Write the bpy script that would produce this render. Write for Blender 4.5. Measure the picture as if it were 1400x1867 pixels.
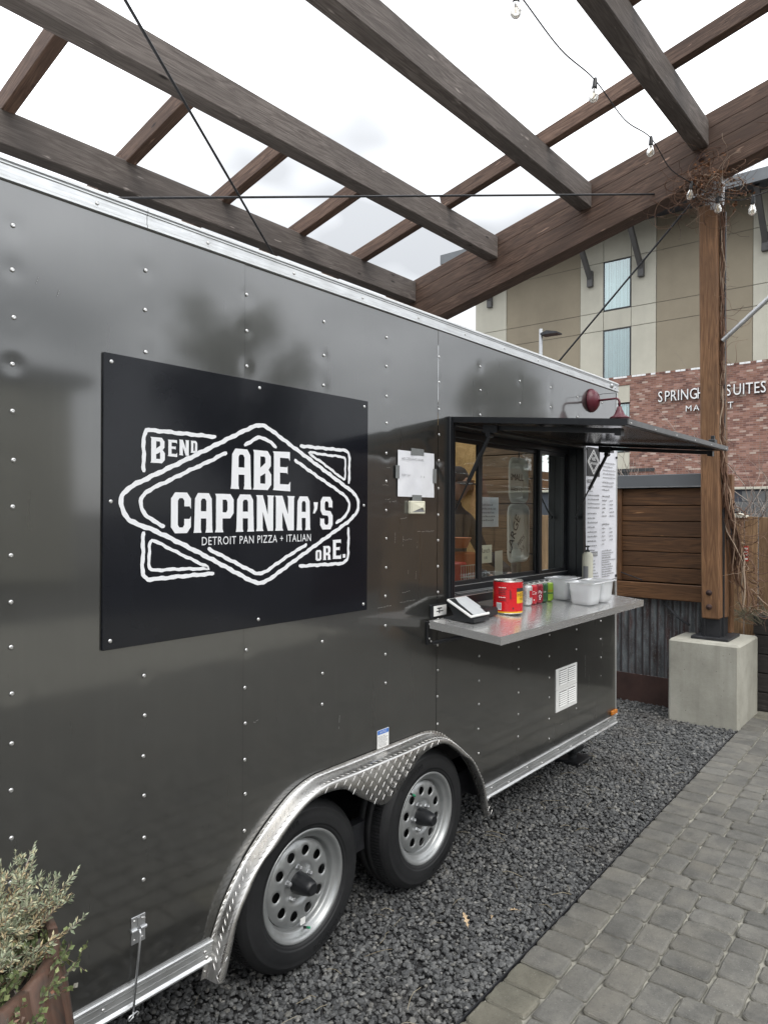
import bpy, bmesh, math, random
import numpy as np
from mathutils import Matrix, Vector, Euler

sc = bpy.context.scene
col = sc.collection
for o in list(bpy.data.objects):
    bpy.data.objects.remove(o)
rnd = random.Random(7)
rng = np.random.default_rng(11)
R = math.radians

# ------------------------------------------------------------------ camera, sky, sun, exposure
cam_d = bpy.data.cameras.new('camera')
cam = bpy.data.objects.new('camera', cam_d)
col.objects.link(cam)
cam_d.sensor_fit = 'VERTICAL'
cam_d.sensor_height = 36.0
cam_d.lens = 36.0 * 1300 / 1867
cam_d.clip_start = 0.02
cam_d.clip_end = 2000
YAW = math.atan2(1070, 1300)
cam.matrix_world = (Matrix.Translation((0, 0, 1.83)) @ Matrix.Rotation(YAW - math.pi / 2, 4, 'Z')
                    @ Matrix.Rotation(math.pi / 2, 4, 'X') @ Matrix.Rotation(R(0.28), 4, 'Z'))
sc.camera = cam

SUN_EL, SUN_AZ = R(52), R(-112)      # azimuth of the sun measured from +X towards +Y
world = bpy.data.worlds.new('World')
sc.world = world
world.use_nodes = True
wn, wl = world.node_tree.nodes, world.node_tree.links
bg = wn['Background']
sky = wn.new('ShaderNodeTexSky')
sky.sky_type = 'NISHITA'
sky.sun_disc = False
sky.sun_elevation = SUN_EL
sky.sun_rotation = math.pi / 2 - SUN_AZ
tc = wn.new('ShaderNodeTexCoord')
sepw = wn.new('ShaderNodeSeparateXYZ')
wl.new(tc.outputs['Generated'], sepw.inputs[0])
# overcast dome: brighter overhead than at the horizon, with soft cloud bellies
rampz = wn.new('ShaderNodeMapRange')
rampz.inputs['From Min'].default_value = 0.0
rampz.inputs['From Max'].default_value = 1.0
rampz.inputs['To Min'].default_value = 6.0
rampz.inputs['To Max'].default_value = 19.0
wl.new(sepw.outputs['Z'], rampz.inputs['Value'])
mapw = wn.new('ShaderNodeMapping')
mapw.inputs['Scale'].default_value = (1.6, 1.6, 3.0)
wl.new(tc.outputs['Generated'], mapw.inputs['Vector'])
ncl = wn.new('ShaderNodeTexNoise')
ncl.inputs['Scale'].default_value = 1.7
ncl.inputs['Detail'].default_value = 3
ncl.inputs['Roughness'].default_value = 0.5
wl.new(mapw.outputs[0], ncl.inputs['Vector'])
rcl = wn.new('ShaderNodeMapRange')
rcl.inputs['From Min'].default_value = 0.34
rcl.inputs['From Max'].default_value = 0.66
rcl.inputs['To Min'].default_value = 0.35
rcl.inputs['To Max'].default_value = 1.12
wl.new(ncl.outputs['Fac'], rcl.inputs['Value'])
mulw = wn.new('ShaderNodeMath')
mulw.operation = 'MULTIPLY'
wl.new(rampz.outputs[0], mulw.inputs[0])
wl.new(rcl.outputs[0], mulw.inputs[1])
tint = wn.new('ShaderNodeMix')
tint.data_type = 'RGBA'
tint.blend_type = 'MULTIPLY'
tint.inputs['Factor'].default_value = 1.0
tint.inputs['A'].default_value = (0.975, 0.995, 1.02, 1)
wl.new(mulw.outputs[0], tint.inputs['B'])
mixw = wn.new('ShaderNodeMix')
mixw.data_type = 'RGBA'
mixw.inputs['Factor'].default_value = 0.92
wl.new(sky.outputs[0], mixw.inputs['A'])
wl.new(tint.outputs['Result'], mixw.inputs['B'])
wl.new(mixw.outputs['Result'], bg.inputs['Color'])
bg.inputs['Strength'].default_value = 0.1

sun_d = bpy.data.lights.new('sun', 'SUN')
sun_d.energy = 0.9
sun_d.angle = R(35)
sun_d.color = (1.0, 0.96, 0.9)
sun = bpy.data.objects.new('sun', sun_d)
col.objects.link(sun)
sdir = Vector((math.cos(SUN_EL) * math.cos(SUN_AZ), math.cos(SUN_EL) * math.sin(SUN_AZ), math.sin(SUN_EL)))
sun.rotation_euler = sdir.to_track_quat('Z', 'Y').to_euler()

sc.view_settings.view_transform = 'Standard'
sc.view_settings.look = 'None'
sc.view_settings.exposure = 1.12
sc.view_settings.gamma = 1.0
sc.view_settings.use_curve_mapping = False

# ------------------------------------------------------------------ materials
MATS = {}


class NT:
    def __init__(s, name):
        s.m = bpy.data.materials.new(name)
        s.m.use_nodes = True
        s.n, s.l = s.m.node_tree.nodes, s.m.node_tree.links
        s.p = s.n['Principled BSDF']
        s.tc = None

    def coords(s, kind='Object', scale=(1, 1, 1), jitter=False):
        if s.tc is None:
            s.tc = s.n.new('ShaderNodeTexCoord')
        mp = s.n.new('ShaderNodeMapping')
        mp.inputs['Scale'].default_value = scale
        s.l.new(s.tc.outputs[kind], mp.inputs['Vector'])
        if jitter:
            oi = s.n.new('ShaderNodeObjectInfo')
            mm = s.n.new('ShaderNodeMath')
            mm.operation = 'MULTIPLY'
            mm.inputs[1].default_value = 37.0
            s.l.new(oi.outputs['Random'], mm.inputs[0])
            cb = s.n.new('ShaderNodeCombineXYZ')
            for i in range(3):
                s.l.new(mm.outputs[0], cb.inputs[i])
            s.l.new(cb.outputs[0], mp.inputs['Location'])
        return mp.outputs[0]

    def noise(s, vec, scale=5, detail=4, rough=0.55, dist=0.0):
        t = s.n.new('ShaderNodeTexNoise')
        t.inputs['Scale'].default_value = scale
        t.inputs['Detail'].default_value = detail
        t.inputs['Roughness'].default_value = rough
        t.inputs['Distortion'].default_value = dist
        if vec is not None:
            s.l.new(vec, t.inputs['Vector'])
        return t.outputs['Fac']

    def ramp(s, fac, stops):
        r = s.n.new('ShaderNodeValToRGB')
        e = r.color_ramp.elements
        while len(e) < len(stops):
            e.new(0.5)
        for k, (p, c) in enumerate(stops):
            e[k].position = p
            e[k].color = (c[0], c[1], c[2], 1)
        s.l.new(fac, r.inputs[0])
        return r.outputs[0]

    def mix(s, fac, a, b, blend='MIX'):
        m = s.n.new('ShaderNodeMix')
        m.data_type = 'RGBA'
        m.blend_type = blend
        for k, v in (('Factor', fac), ('A', a), ('B', b)):
            i = m.inputs[k]
            if isinstance(v, (int, float)):
                i.default_value = v
            elif isinstance(v, tuple):
                i.default_value = (v[0], v[1], v[2], 1)
            else:
                s.l.new(v, i)
        return m.outputs['Result']

    def math(s, op, a, b=0.0):
        m = s.n.new('ShaderNodeMath')
        m.operation = op
        for k, v in enumerate((a, b)):
            if isinstance(v, (int, float)):
                m.inputs[k].default_value = v
            else:
                s.l.new(v, m.inputs[k])
        return m.outputs[0]

    def bump(s, h, strength=0.3, dist=0.01, prev=None):
        b = s.n.new('ShaderNodeBump')
        b.inputs['Strength'].default_value = strength
        b.inputs['Distance'].default_value = dist
        s.l.new(h, b.inputs['Height'])
        if prev is not None:
            s.l.new(prev, b.inputs['Normal'])
        s.l.new(b.outputs[0], s.p.inputs['Normal'])
        return b.outputs[0]

    def set(s, **k):
        names = dict(base='Base Color', rough='Roughness', metal='Metallic', coat='Coat Weight', coatr='Coat Roughness',
                     trans='Transmission Weight', ior='IOR', alpha='Alpha', spec='Specular IOR Level', sub='Subsurface Weight')
        for a, v in k.items():
            i = s.p.inputs[names[a]]
            if isinstance(v, (int, float)):
                i.default_value = v
            elif isinstance(v, tuple):
                i.default_value = (v[0], v[1], v[2], 1)
            else:
                s.l.new(v, i)
        return s.m


def simple(name, base, rough=0.5, metal=0.0, var=0.12, scale=8.0, bump=0.0, bscale=60, bdist=0.002, **k):
    t = NT(name)
    v = t.coords('Object')
    f = t.noise(v, scale, 5)
    lo = tuple(c * (1 - var) for c in base)
    hi = tuple(min(1, c * (1 + var)) for c in base)
    t.set(base=t.ramp(f, [(0.3, lo), (0.7, hi)]), metal=metal)
    rr = t.n.new('ShaderNodeMapRange')
    rr.inputs['To Min'].default_value = max(0.02, rough * 0.8)
    rr.inputs['To Max'].default_value = min(1, rough * 1.2)
    t.l.new(t.noise(v, scale * 3, 4), rr.inputs['Value'])
    t.set(rough=rr.outputs[0])
    if bump:
        t.bump(t.noise(v, bscale, 4), bump, bdist)
    t.set(**k)
    return t.m


def wood(name, dark, mid, light, rough=0.75, gscale=1.0, weather=0.0, bump=0.45):
    """timber with grain along the object's own X axis"""
    t = NT(name)
    v = t.coords('Object', (0.55 * gscale, 7 * gscale, 7 * gscale), True)
    n1 = t.noise(v, 2.2, 3, 0.5, 0.6)
    rings = t.math('FRACT', t.math('MULTIPLY', n1, 7.0))
    tri = t.math('ABSOLUTE', t.math('SUBTRACT', rings, 0.5))
    v2 = t.coords('Object', (2.2 * gscale, 55 * gscale, 55 * gscale), True)
    fine = t.noise(v2, 3.0, 4, 0.65)
    v3 = t.coords('Object', (1, 2.2, 2.2), True)
    blot = t.noise(v3, 1.3, 4, 0.6)
    g = t.math('ADD', t.math('MULTIPLY', tri, 0.55), t.math('MULTIPLY', fine, 0.62))
    c = t.ramp(g, [(0.22, dark), (0.5, mid), (0.85, light)])
    c = t.mix(t.ramp(blot, [(0.38, (0, 0, 0)), (0.68, (0.8, 0.8, 0.8))]), c, tuple(x * 0.55 for x in mid), 'MIX') if weather == 0 else \
        t.mix(t.ramp(blot, [(0.35, (0, 0, 0)), (0.7, (weather, weather, weather))]), c, (0.20, 0.185, 0.17))
    oi = t.n.new('ShaderNodeObjectInfo')
    val = t.math('ADD', t.math('MULTIPLY', oi.outputs['Random'], 0.45), 0.78)
    c = t.mix(1.0, c, val, 'MULTIPLY')
    ch_ = t.noise(t.coords('Object', (5, 26, 26), True), 1.0, 2)
    c = t.mix(t.ramp(ch_, [(0.70, (0, 0, 0)), (0.76, (0.55,) * 3)]), c, tuple(min(1, x * 1.9) for x in light))
    # knots
    vo = t.n.new('ShaderNodeTexVoronoi')
    vo.inputs['Scale'].default_value = 2.1
    t.l.new(t.coords('Object', (0.8, 2.6, 2.6), True), vo.inputs['Vector'])
    kn = t.ramp(vo.outputs['Distance'], [(0.035, (1, 1, 1)), (0.075, (0, 0, 0))])
    c = t.mix(kn, c, tuple(x * 0.35 for x in dark))
    t.set(base=c, rough=rough)
    t.bump(t.math('ADD', g, t.math('MULTIPLY', fine, 0.8)), bump, 0.004)
    return t.m


def build_mats():
    M = MATS
    M['timber_grey'] = wood('timber_grey', (0.056, 0.044, 0.039), (0.125, 0.106, 0.096), (0.225, 0.198, 0.182), 0.8)
    M['timber_brown'] = wood('timber_brown', (0.044, 0.022, 0.015), (0.125, 0.073, 0.050), (0.26, 0.172, 0.125), 0.72)
    M['timber_post'] = wood('timber_post', (0.085, 0.038, 0.016), (0.215, 0.107, 0.047), (0.34, 0.19, 0.095), 0.65)
    M['plank'] = wood('plank', (0.055, 0.024, 0.010), (0.155, 0.072, 0.028), (0.25, 0.13, 0.057), 0.6, 0.8)
    M['inner_plank'] = wood('inner_plank', (0.10, 0.065, 0.036), (0.20, 0.135, 0.08), (0.30, 0.21, 0.135), 0.7, 0.8)
    M['board'] = wood('board', (0.15, 0.088, 0.043), (0.27, 0.165, 0.087), (0.40, 0.27, 0.16), 0.7)
    M['trough'] = wood('trough', (0.012, 0.010, 0.009), (0.03, 0.026, 0.023), (0.08, 0.072, 0.065), 0.75)
    M['barrel_wood'] = wood('barrel_wood', (0.08, 0.05, 0.036), (0.17, 0.12, 0.09), (0.30, 0.245, 0.19), 0.65, 0.7)
    M['ply'] = wood('ply', (0.36, 0.22, 0.08), (0.52, 0.34, 0.14), (0.62, 0.43, 0.2), 0.6, 0.4)

    # trailer skin: dark charcoal metallic paint, slightly dirty
    t = NT('trailer_paint')
    v = t.coords('Object')
    cl = t.noise(v, 1.3, 5, 0.6)
    c = t.ramp(cl, [(0.3, (0.058, 0.0585, 0.055)), (0.7, (0.074, 0.0745, 0.070))])
    sv = t.coords('Object', (26, 26, 1.5))
    st = t.noise(sv, 1.0, 5, 0.6)
    rr = t.n.new('ShaderNodeMapRange')
    rr.inputs['From Min'].default_value = 0.3
    rr.inputs['From Max'].default_value = 0.8
    rr.inputs['To Min'].default_value = 0.27
    rr.inputs['To Max'].default_value = 0.33
    t.l.new(st, rr.inputs['Value'])
    dz = t.n.new('ShaderNodeSeparateXYZ')
    t.l.new(v, dz.inputs[0])
    spl = t.math('MULTIPLY', t.ramp(dz.outputs['Z'], [(0.28, (1, 1, 1)), (0.8, (0, 0, 0))]), t.ramp(t.noise(t.coords('Object', (5, 5, 3)), 2.0, 6, 0.7), [(0.42, (0, 0, 0)), (0.75, (1, 1, 1))]))
    c = t.mix(t.math('MULTIPLY', spl, .22), c, (0.13, 0.12, 0.10))
    c = t.mix(t.math('MULTIPLY', t.ramp(st, [(0.55, (0, 0, 0)), (0.8, (1, 1, 1))]), .05), c, (0.17, 0.165, 0.155))
    t.set(base=c, metal=0.75, rough=rr.outputs[0], coat=1.0, coatr=0.075)
    t.p.inputs['Coat IOR'].default_value = 2.05
    t.bump(t.noise(t.coords('Object', (1.0, 1, 1.6)), 2.2, 2, 0.4), 0.16, 0.02)
    M['skin'] = t.m

    t = NT('sign_black')
    v = t.coords('Object')
    t.set(base=t.ramp(t.noise(v, 3, 4), [(0.3, (0.006, 0.007, 0.010)), (0.7, (0.010, 0.011, 0.015))]), rough=0.12, spec=0.3, coat=0.1, coatr=0.04)
    t.bump(t.noise(v, 2.0, 2), 0.1, 0.01)
    M['sign_black'] = t.m
    M['white_vinyl'] = simple('white_vinyl', (0.80, 0.81, 0.83), 0.35, var=0.03)

    # raw mill aluminium / galvanised
    t = NT('aluminium')
    v = t.coords('Object', (1, 1, 1))
    n = t.noise(t.coords('Object', (3, 60, 60)), 3, 4)
    t.set(base=t.ramp(n, [(0.3, (0.55, 0.56, 0.56)), (0.7, (0.72, 0.73, 0.73))]), metal=0.85, rough=t.ramp(t.noise(v, 12, 5), [(0.3, (0.28,) * 3), (0.7, (0.48,) * 3)]))
    t.bump(n, 0.08, 0.001)
    M['alu'] = t.m
    t = NT('diamond_plate')
    v = t.coords('Object')
    t.set(base=t.ramp(t.noise(v, 6, 5), [(0.3, (0.52, 0.51, 0.49)), (0.7, (0.70, 0.69, 0.67))]), metal=0.95,
          rough=t.ramp(t.noise(v, 25, 5), [(0.35, (0.22,) * 3), (0.65, (0.38,) * 3)]))
    M['plate'] = t.m
    t = NT('stainless')
    v = t.coords('Object', (2, 90, 90))
    n = t.noise(v, 3, 4)
    t.set(base=(0.72, 0.72, 0.71), metal=0.72, rough=t.ramp(n, [(0.3, (0.16,) * 3), (0.7, (0.28,) * 3)]))
    M['stainless'] = t.m
    M['scratch'] = simple('scratch', (0.34, 0.34, 0.33), 0.5, 0.3)
    M['rivet'] = simple('rivet', (0.66, 0.66, 0.65), 0.3, 0.9, 0.08, 40)
    M['zinc'] = simple('zinc', (0.50, 0.51, 0.52), 0.38, 0.85, 0.12, 30)
    M['black_alu'] = simple('black_alu', (0.010, 0.0115, 0.014), 0.34, 0.0, 0.15, 20)
    M['black_plastic'] = simple('black_plastic', (0.012, 0.013, 0.015), 0.4, 0, 0.15, 20)
    M['steel_dark'] = simple('steel_dark', (0.035, 0.036, 0.040), 0.5, 0.4, 0.3, 14, 0.2)
    M['rust_steel'] = simple('rust_steel', (0.050, 0.025, 0.020), 0.72, 0.1, 0.35, 5, 0.3)
    M['hatch_under'] = simple('hatch_under', (0.030, 0.029, 0.027), 0.14, 0.2, 0.1, 4)
    M['edge_grey'] = simple('edge_grey', (0.12, 0.12, 0.12), 0.4, 0.5, 0.1, 9)
    M['white_paint'] = simple('white_paint', (0.78, 0.78, 0.76), 0.4, 0, 0.04, 6)
    M['cream_plastic'] = simple('cream_plastic', (0.68, 0.66, 0.53), 0.4, 0, 0.05, 10)
    M['tape'] = simple('tape', (0.19, 0.20, 0.20), 0.25, 0, 0.1, 30)
    M['ink'] = simple('ink', (0.03, 0.03, 0.032), 0.6, 0, 0.1)
    M['ink_grey'] = simple('ink_grey', (0.26, 0.26, 0.27), 0.6, 0, 0.1)
    M['blue_print'] = simple('blue_print', (0.03, 0.16, 0.55), 0.4, 0, 0.05)
    M['dark_void'] = simple('dark_void', (0.006, 0.006, 0.006), 0.9)
    M['amber'] = simple('amber', (0.50, 0.17, 0.02), 0.2, 0, 0.1, 60, coat=0.5)
    M['burgundy'] = simple('burgundy', (0.105, 0.013, 0.024), 0.32, 0, 0.1, 12)
    M['burgundy_cloth'] = simple('burgundy_cloth', (0.16, 0.05, 0.06), 0.9, 0, 0.15, 9, 0.3, 300)
    t = NT('paper')
    v = t.coords('Object')
    t.set(base=t.ramp(t.noise(v, 9, 4), [(0.3, (0.70, 0.71, 0.75)), (0.7, (0.80, 0.81, 0.84))]), rough=0.32)
    t.bump(t.noise(v, 22, 3), 0.25, 0.006)
    M['paper'] = t.m
    t = NT('banner_vinyl')
    v = t.coords('Object')
    t.set(base=t.ramp(t.noise(v, 4, 4), [(0.3, (0.70, 0.71, 0.76)), (0.7, (0.79, 0.80, 0.85))]), rough=0.4)
    t.bump(t.noise(t.coords('Object', (1, 1, 3)), 4, 3), 0.2, 0.01)
    M['banner'] = t.m
    M['note_cream'] = simple('note_cream', (0.72, 0.70, 0.58), 0.7, 0, 0.05)
    M['pan_foil'] = simple('pan_foil', (0.66, 0.65, 0.60), 0.4, 0.3, 0.08, 6)
    M['kraft'] = simple('kraft', (0.52, 0.48, 0.40), 0.7, 0, 0.08, 6)

    # rubber
    t = NT('rubber')
    v = t.coords('Object')
    d = t.noise(v, 5, 5, 0.65)
    t.set(base=t.ramp(d, [(0.3, (0.009, 0.0095, 0.0105)), (0.75, (0.022, 0.0225, 0.0235))]), rough=0.55, spec=0.35)
    t.bump(t.noise(v, 120, 3), 0.15, 0.001)
    M['rubber'] = t.m
    t = NT('wheel_silver')
    v = t.coords('Object')
    t.set(base=t.ramp(t.noise(v, 7, 5), [(0.3, (0.27, 0.28, 0.28)), (0.7, (0.34, 0.35, 0.35))]), metal=0.55, rough=0.36, coat=0.2, coatr=0.2)
    M['wheel'] = t.m

    # glass panes: clear, thin
    t = NT('window_glass')
    g = t.n.new('ShaderNodeBsdfGlossy')
    g.inputs['Roughness'].default_value = 0.02
    g.inputs['Color'].default_value = (0.9, 0.95, 0.93, 1)
    tr = t.n.new('ShaderNodeBsdfTransparent')
    tr.inputs['Color'].default_value = (0.92, 0.94, 0.92, 1)
    fr = t.n.new('ShaderNodeFresnel')
    fr.inputs['IOR'].default_value = 1.7
    mx = t.n.new('ShaderNodeMixShader')
    f2 = t.math('MULTIPLY', fr.outputs[0], 1.35)
    f2.node.use_clamp = True
    t.l.new(f2, mx.inputs[0])
    t.l.new(tr.outputs[0], mx.inputs[1])
    t.l.new(g.outputs[0], mx.inputs[2])
    t.l.new(mx.outputs[0], t.n['Material Output'].inputs['Surface'])
    M['glass'] = t.m
    t = NT('bulb_glass')
    t.set(base=(0.96, 0.94, 0.88), rough=0.08, trans=0.8, ior=1.2)
    M['bulb'] = t.m
    M['filament'] = simple('filament', (0.65, 0.45, 0.2), 0.4, 0.2)
    t = NT('tub_plastic')
    t.set(base=(0.93, 0.94, 0.95), rough=0.25, trans=0.5, ior=1.12)
    M['tub'] = t.m
    M['bag'] = simple('bag', (0.82, 0.84, 0.88), 0.45, 0, 0.12, 14, 0.8, 18, 0.02)

    # masonry
    t = NT('concrete')
    v = t.coords('Object')
    big = t.noise(v, 2.2, 6, 0.65)
    c = t.ramp(big, [(0.3, (0.25, 0.243, 0.205)), (0.55, (0.36, 0.35, 0.30)), (0.75, (0.44, 0.43, 0.375))])
    dr = t.noise(t.coords('Object', (9, 9, 0.7)), 1.3, 5, 0.6)
    c = t.mix(t.ramp(dr, [(0.5, (0, 0, 0)), (0.8, (0.3,) * 3)]), c, (0.17, 0.16, 0.13))
    vo = t.n.new('ShaderNodeTexVoronoi')
    vo.inputs['Scale'].default_value = 26
    t.l.new(v, vo.inputs['Vector'])
    pit = t.ramp(vo.outputs['Distance'], [(0.05, (1, 1, 1)), (0.10, (0, 0, 0))])
    gate = t.ramp(t.noise(v, 6, 2), [(0.46, (0, 0, 0)), (0.5, (1, 1, 1))])
    pit = t.mix(1.0, pit, gate, 'MULTIPLY')
    c = t.mix(pit, c, (0.06, 0.055, 0.045))
    t.set(base=c, rough=0.85)
    t.bump(t.math('SUBTRACT', t.noise(v, 45, 5), pit), 0.25, 0.006)
    M['concrete'] = t.m

    def paver(name, a, b):
        t = NT(name)
        v = t.coords('Object', (1, 1, 1), True)
        big = t.noise(v, 7, 6, 0.7)
        c = t.ramp(big, [(0.32, a), (0.68, b)])
        c = t.mix(t.ramp(t.noise(v, 3.5, 4, .6), [(0.45, (0, 0, 0)), (0.75, (.45,) * 3)]), c, (0.15, 0.135, 0.105))
        sp = t.noise(v, 190, 2, 0.5)
        c = t.mix(t.ramp(sp, [(0.66, (0, 0, 0)), (0.76, (0.5,) * 3)]), c, (0.42, 0.42, 0.39))
        c = t.mix(t.ramp(t.noise(v, 120, 3), [(0.3, (0.5,) * 3), (0.42, (0, 0, 0))]), c, (0.05, 0.05, 0.048))
        sz_ = t.n.new('ShaderNodeSeparateXYZ')
        t.l.new(t.coords('Object'), sz_.inputs[0])
        edge = t.ramp(t.math('ADD', t.math('MULTIPLY', sz_.outputs['Z'], -60.0), t.math('MULTIPLY', t.noise(v, 40, 3), .55)), [(0.44, (0, 0, 0)), (0.74, (0.4,) * 3)]) if name != 'paver_far' else 0.0
        c = t.mix(edge, c, (0.24, 0.23, 0.195))
        oi = t.n.new('ShaderNodeObjectInfo')
        c = t.mix(1.0, c, t.math('ADD', t.math('MULTIPLY', oi.outputs['Random'], 0.24), 0.88), 'MULTIPLY')
        t.set(base=c, rough=0.82)
        t.bump(t.math('ADD', t.noise(v, 90, 4, 0.7), t.math('MULTIPLY', t.noise(v, 14, 3), 2.0)), 0.6, 0.005)
        return t.m
    M['paver'] = paver('paver', (0.078, 0.076, 0.069), (0.152, 0.148, 0.133))
    M['paver_far'] = paver('paver_far', (0.078, 0.076, 0.069), (0.152, 0.148, 0.133))
    M['paver_tan'] = paver('paver_tan', (0.095, 0.090, 0.070), (0.165, 0.158, 0.125))
    M['sand'] = simple('sand', (0.23, 0.222, 0.19), 0.95, 0, 0.6, 9, 0.5, 200, 0.004)

    def stone(name):
        t = NT(name)
        gm = t.n.new('ShaderNodeNewGeometry')
        c = t.ramp(gm.outputs['Random Per Island'], [(0.0, (0.027, 0.0275, 0.0285)), (0.5, (0.073, 0.0745, 0.074)), (0.86, (0.14, 0.141, 0.138)), (0.96, (0.15, 0.145, 0.13)), (1.0, (0.25, 0.245, 0.23))])
        v = t.coords('Object')
        c = t.mix(t.ramp(t.noise(v, 90, 3), [(0.4, (0, 0, 0)), (0.7, (0.5,) * 3)]), c, (0.10, 0.105, 0.11))
        c = t.mix(t.ramp(t.noise(v, 1.1, 4), [(0.55, (0, 0, 0)), (0.75, (0.35,) * 3)]), c, (0.075, 0.058, 0.042))
        t.set(base=c, rough=0.68)
        return t.m
    M['gravel'] = stone('gravel')
    M['gravel_base'] = simple('gravel_base', (0.030, 0.030, 0.031), 0.95, 0, 0.5, 60, 0.8, 120, 0.01)
    M['asphalt'] = simple('asphalt', (0.075, 0.073, 0.07), 0.9, 0, 0.25, 3, 0.4, 80, 0.01)

    def stucco(name, base):
        t = NT(name)
        v = t.coords('Object')
        f = t.noise(v, 0.35, 6, 0.65)
        dr = t.noise(t.coords('Object', (1, 1.2, 0.12)), 1.0, 5)
        c = t.ramp(f, [(0.3, tuple(x * 0.85 for x in base)), (0.7, tuple(x * 1.1 for x in base))])
        c = t.mix(t.ramp(dr, [(0.5, (0, 0, 0)), (0.8, (0.35,) * 3)]), c, tuple(x * 0.7 for x in base))
        t.set(base=c, rough=0.9)
        t.bump(t.noise(v, 12, 5), 0.3, 0.02)
        return t.m
    M['stucco_light'] = stucco('stucco_light', (0.52, 0.50, 0.42))
    M['stucco_tan'] = stucco('stucco_tan', (0.285, 0.245, 0.180))
    M['stucco_dark'] = stucco('stucco_dark', (0.165, 0.15, 0.12))

    t = NT('brick')
    v = t.coords('Object', (1, 1, 1))
    rot = t.n.new('ShaderNodeMapping')
    rot.inputs['Rotation'].default_value = (0, 0, 0)
    sx = t.n.new('ShaderNodeSeparateXYZ')
    t.l.new(v, sx.inputs[0])
    cb = t.n.new('ShaderNodeCombineXYZ')
    t.l.new(t.math('ADD', sx.outputs['Y'], t.math('MULTIPLY', sx.outputs['X'], 1.0)), cb.inputs[0])
    t.l.new(sx.outputs['Z'], cb.inputs[1])
    bt = t.n.new('ShaderNodeTexBrick')
    bt.inputs['Scale'].default_value = 1.0
    bt.inputs['Brick Width'].default_value = 0.25
    bt.inputs['Row Height'].default_value = 0.082
    bt.inputs['Mortar Size'].default_value = 0.0075
    bt.inputs['Color1'].default_value = (0, 0, 0, 1)
    bt.inputs['Color2'].default_value = (1, 1, 1, 1)
    bt.inputs['Mortar'].default_value = (0.5, 0.5, 0.5, 1)
    t.l.new(cb.outputs[0], bt.inputs['Vector'])
    c = t.ramp(bt.outputs['Color'], [(0.0, (0.10, 0.045, 0.036)), (0.35, (0.195, 0.088, 0.060)), (0.7, (0.28, 0.140, 0.096)), (0.9, (0.36, 0.21, 0.165)), (0.97, (0.52, 0.43, 0.36))])
    c = t.mix(bt.outputs['Fac'], c, (0.27, 0.21, 0.185))
    c = t.mix(0.3, c, t.ramp(t.noise(v, 3, 5), [(0.3, (0.12, 0.06, 0.05)), (0.7, (0.35, 0.2, 0.17))]))
    t.set(base=c, rough=0.9)
    t.bump(t.math('MULTIPLY', bt.outputs['Fac'], -1.0), 0.5, 0.01)
    M['brick'] = t.m

    t = NT('cmu')
    v = t.coords('Object')
    sx = t.n.new('ShaderNodeSeparateXYZ')
    t.set(base=t.ramp(t.noise(v, 1.5, 5), [(0.3, (0.10, 0.103, 0.105)), (0.7, (0.145, 0.147, 0.145))]), rough=0.9)
    t.bump(t.noise(v, 40, 4), 0.3, 0.01)
    M['cmu'] = t.m
    M['fascia'] = simple('fascia', (0.15, 0.16, 0.17), 0.6, 0.2, 0.08, 2)
    M['soffit'] = simple('soffit', (0.055, 0.06, 0.075), 0.8, 0, 0.1, 1)
    M['bracket_paint'] = simple('bracket_paint', (0.10, 0.098, 0.097), 0.6, 0.1, 0.1, 2)
    M['window_frame_dark'] = simple('window_frame_dark', (0.028, 0.029, 0.031), 0.5)
    t = NT('curtain')
    v = t.coords('Object')
    t.set(base=t.ramp(t.noise(v, 1.2, 3), [(0.3, (0.58, 0.66, 0.65)), (0.7, (0.70, 0.77, 0.76))]), rough=0.85)
    M['curtain'] = t.m
    t = NT('hotel_glass')
    g = t.n.new('ShaderNodeBsdfGlossy')
    g.inputs['Roughness'].default_value = 0.05
    g.inputs['Color'].default_value = (0.85, 0.95, 0.97, 1)
    tr = t.n.new('ShaderNodeBsdfTransparent')
    tr.inputs['Color'].default_value = (0.76, 0.87, 0.86, 1)
    fr = t.n.new('ShaderNodeFresnel')
    mx = t.n.new('ShaderNodeMixShader')
    t.l.new(t.math('ADD', fr.outputs[0], 0.2), mx.inputs[0])
    t.l.new(tr.outputs[0], mx.inputs[1])
    t.l.new(g.outputs[0], mx.inputs[2])
    t.l.new(mx.outputs[0], t.n['Material Output'].inputs['Surface'])
    M['hotel_glass'] = t.m
    M['letter_white'] = simple('letter_white', (0.78, 0.78, 0.78), 0.4, 0, 0.03)
    M['letter_side'] = simple('letter_side', (0.03, 0.03, 0.03), 0.5)

    # corrugated iron, peeled paint
    t = NT('corrugated_iron')
    v = t.coords('Object', (1, 1, 0.35))
    n = t.noise(v, 9, 6, 0.7)
    c = t.ramp(n, [(0.28, (0.05, 0.032, 0.028)), (0.42, (0.085, 0.085, 0.09)), (0.56, (0.15, 0.165, 0.175)), (0.7, (0.24, 0.25, 0.25)), (0.8, (0.30, 0.28, 0.25))])
    r2 = t.noise(t.coords('Object', (1, 4, 0.5)), 5, 4)
    c = t.mix(t.ramp(r2, [(0.55, (0, 0, 0)), (0.68, (0.75,) * 3)]), c, (0.075, 0.028, 0.024))
    sp = t.noise(t.coords('Object'), 90, 3)
    c = t.mix(t.ramp(sp, [(0.58, (0, 0, 0)), (0.7, (0.5,) * 3)]), c, (0.33, 0.33, 0.31))
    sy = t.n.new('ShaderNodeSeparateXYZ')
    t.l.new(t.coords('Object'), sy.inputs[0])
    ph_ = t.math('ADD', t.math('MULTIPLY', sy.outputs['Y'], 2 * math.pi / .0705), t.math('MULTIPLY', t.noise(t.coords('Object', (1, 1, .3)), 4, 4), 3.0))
    cr = t.math('SINE', ph_)
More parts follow.
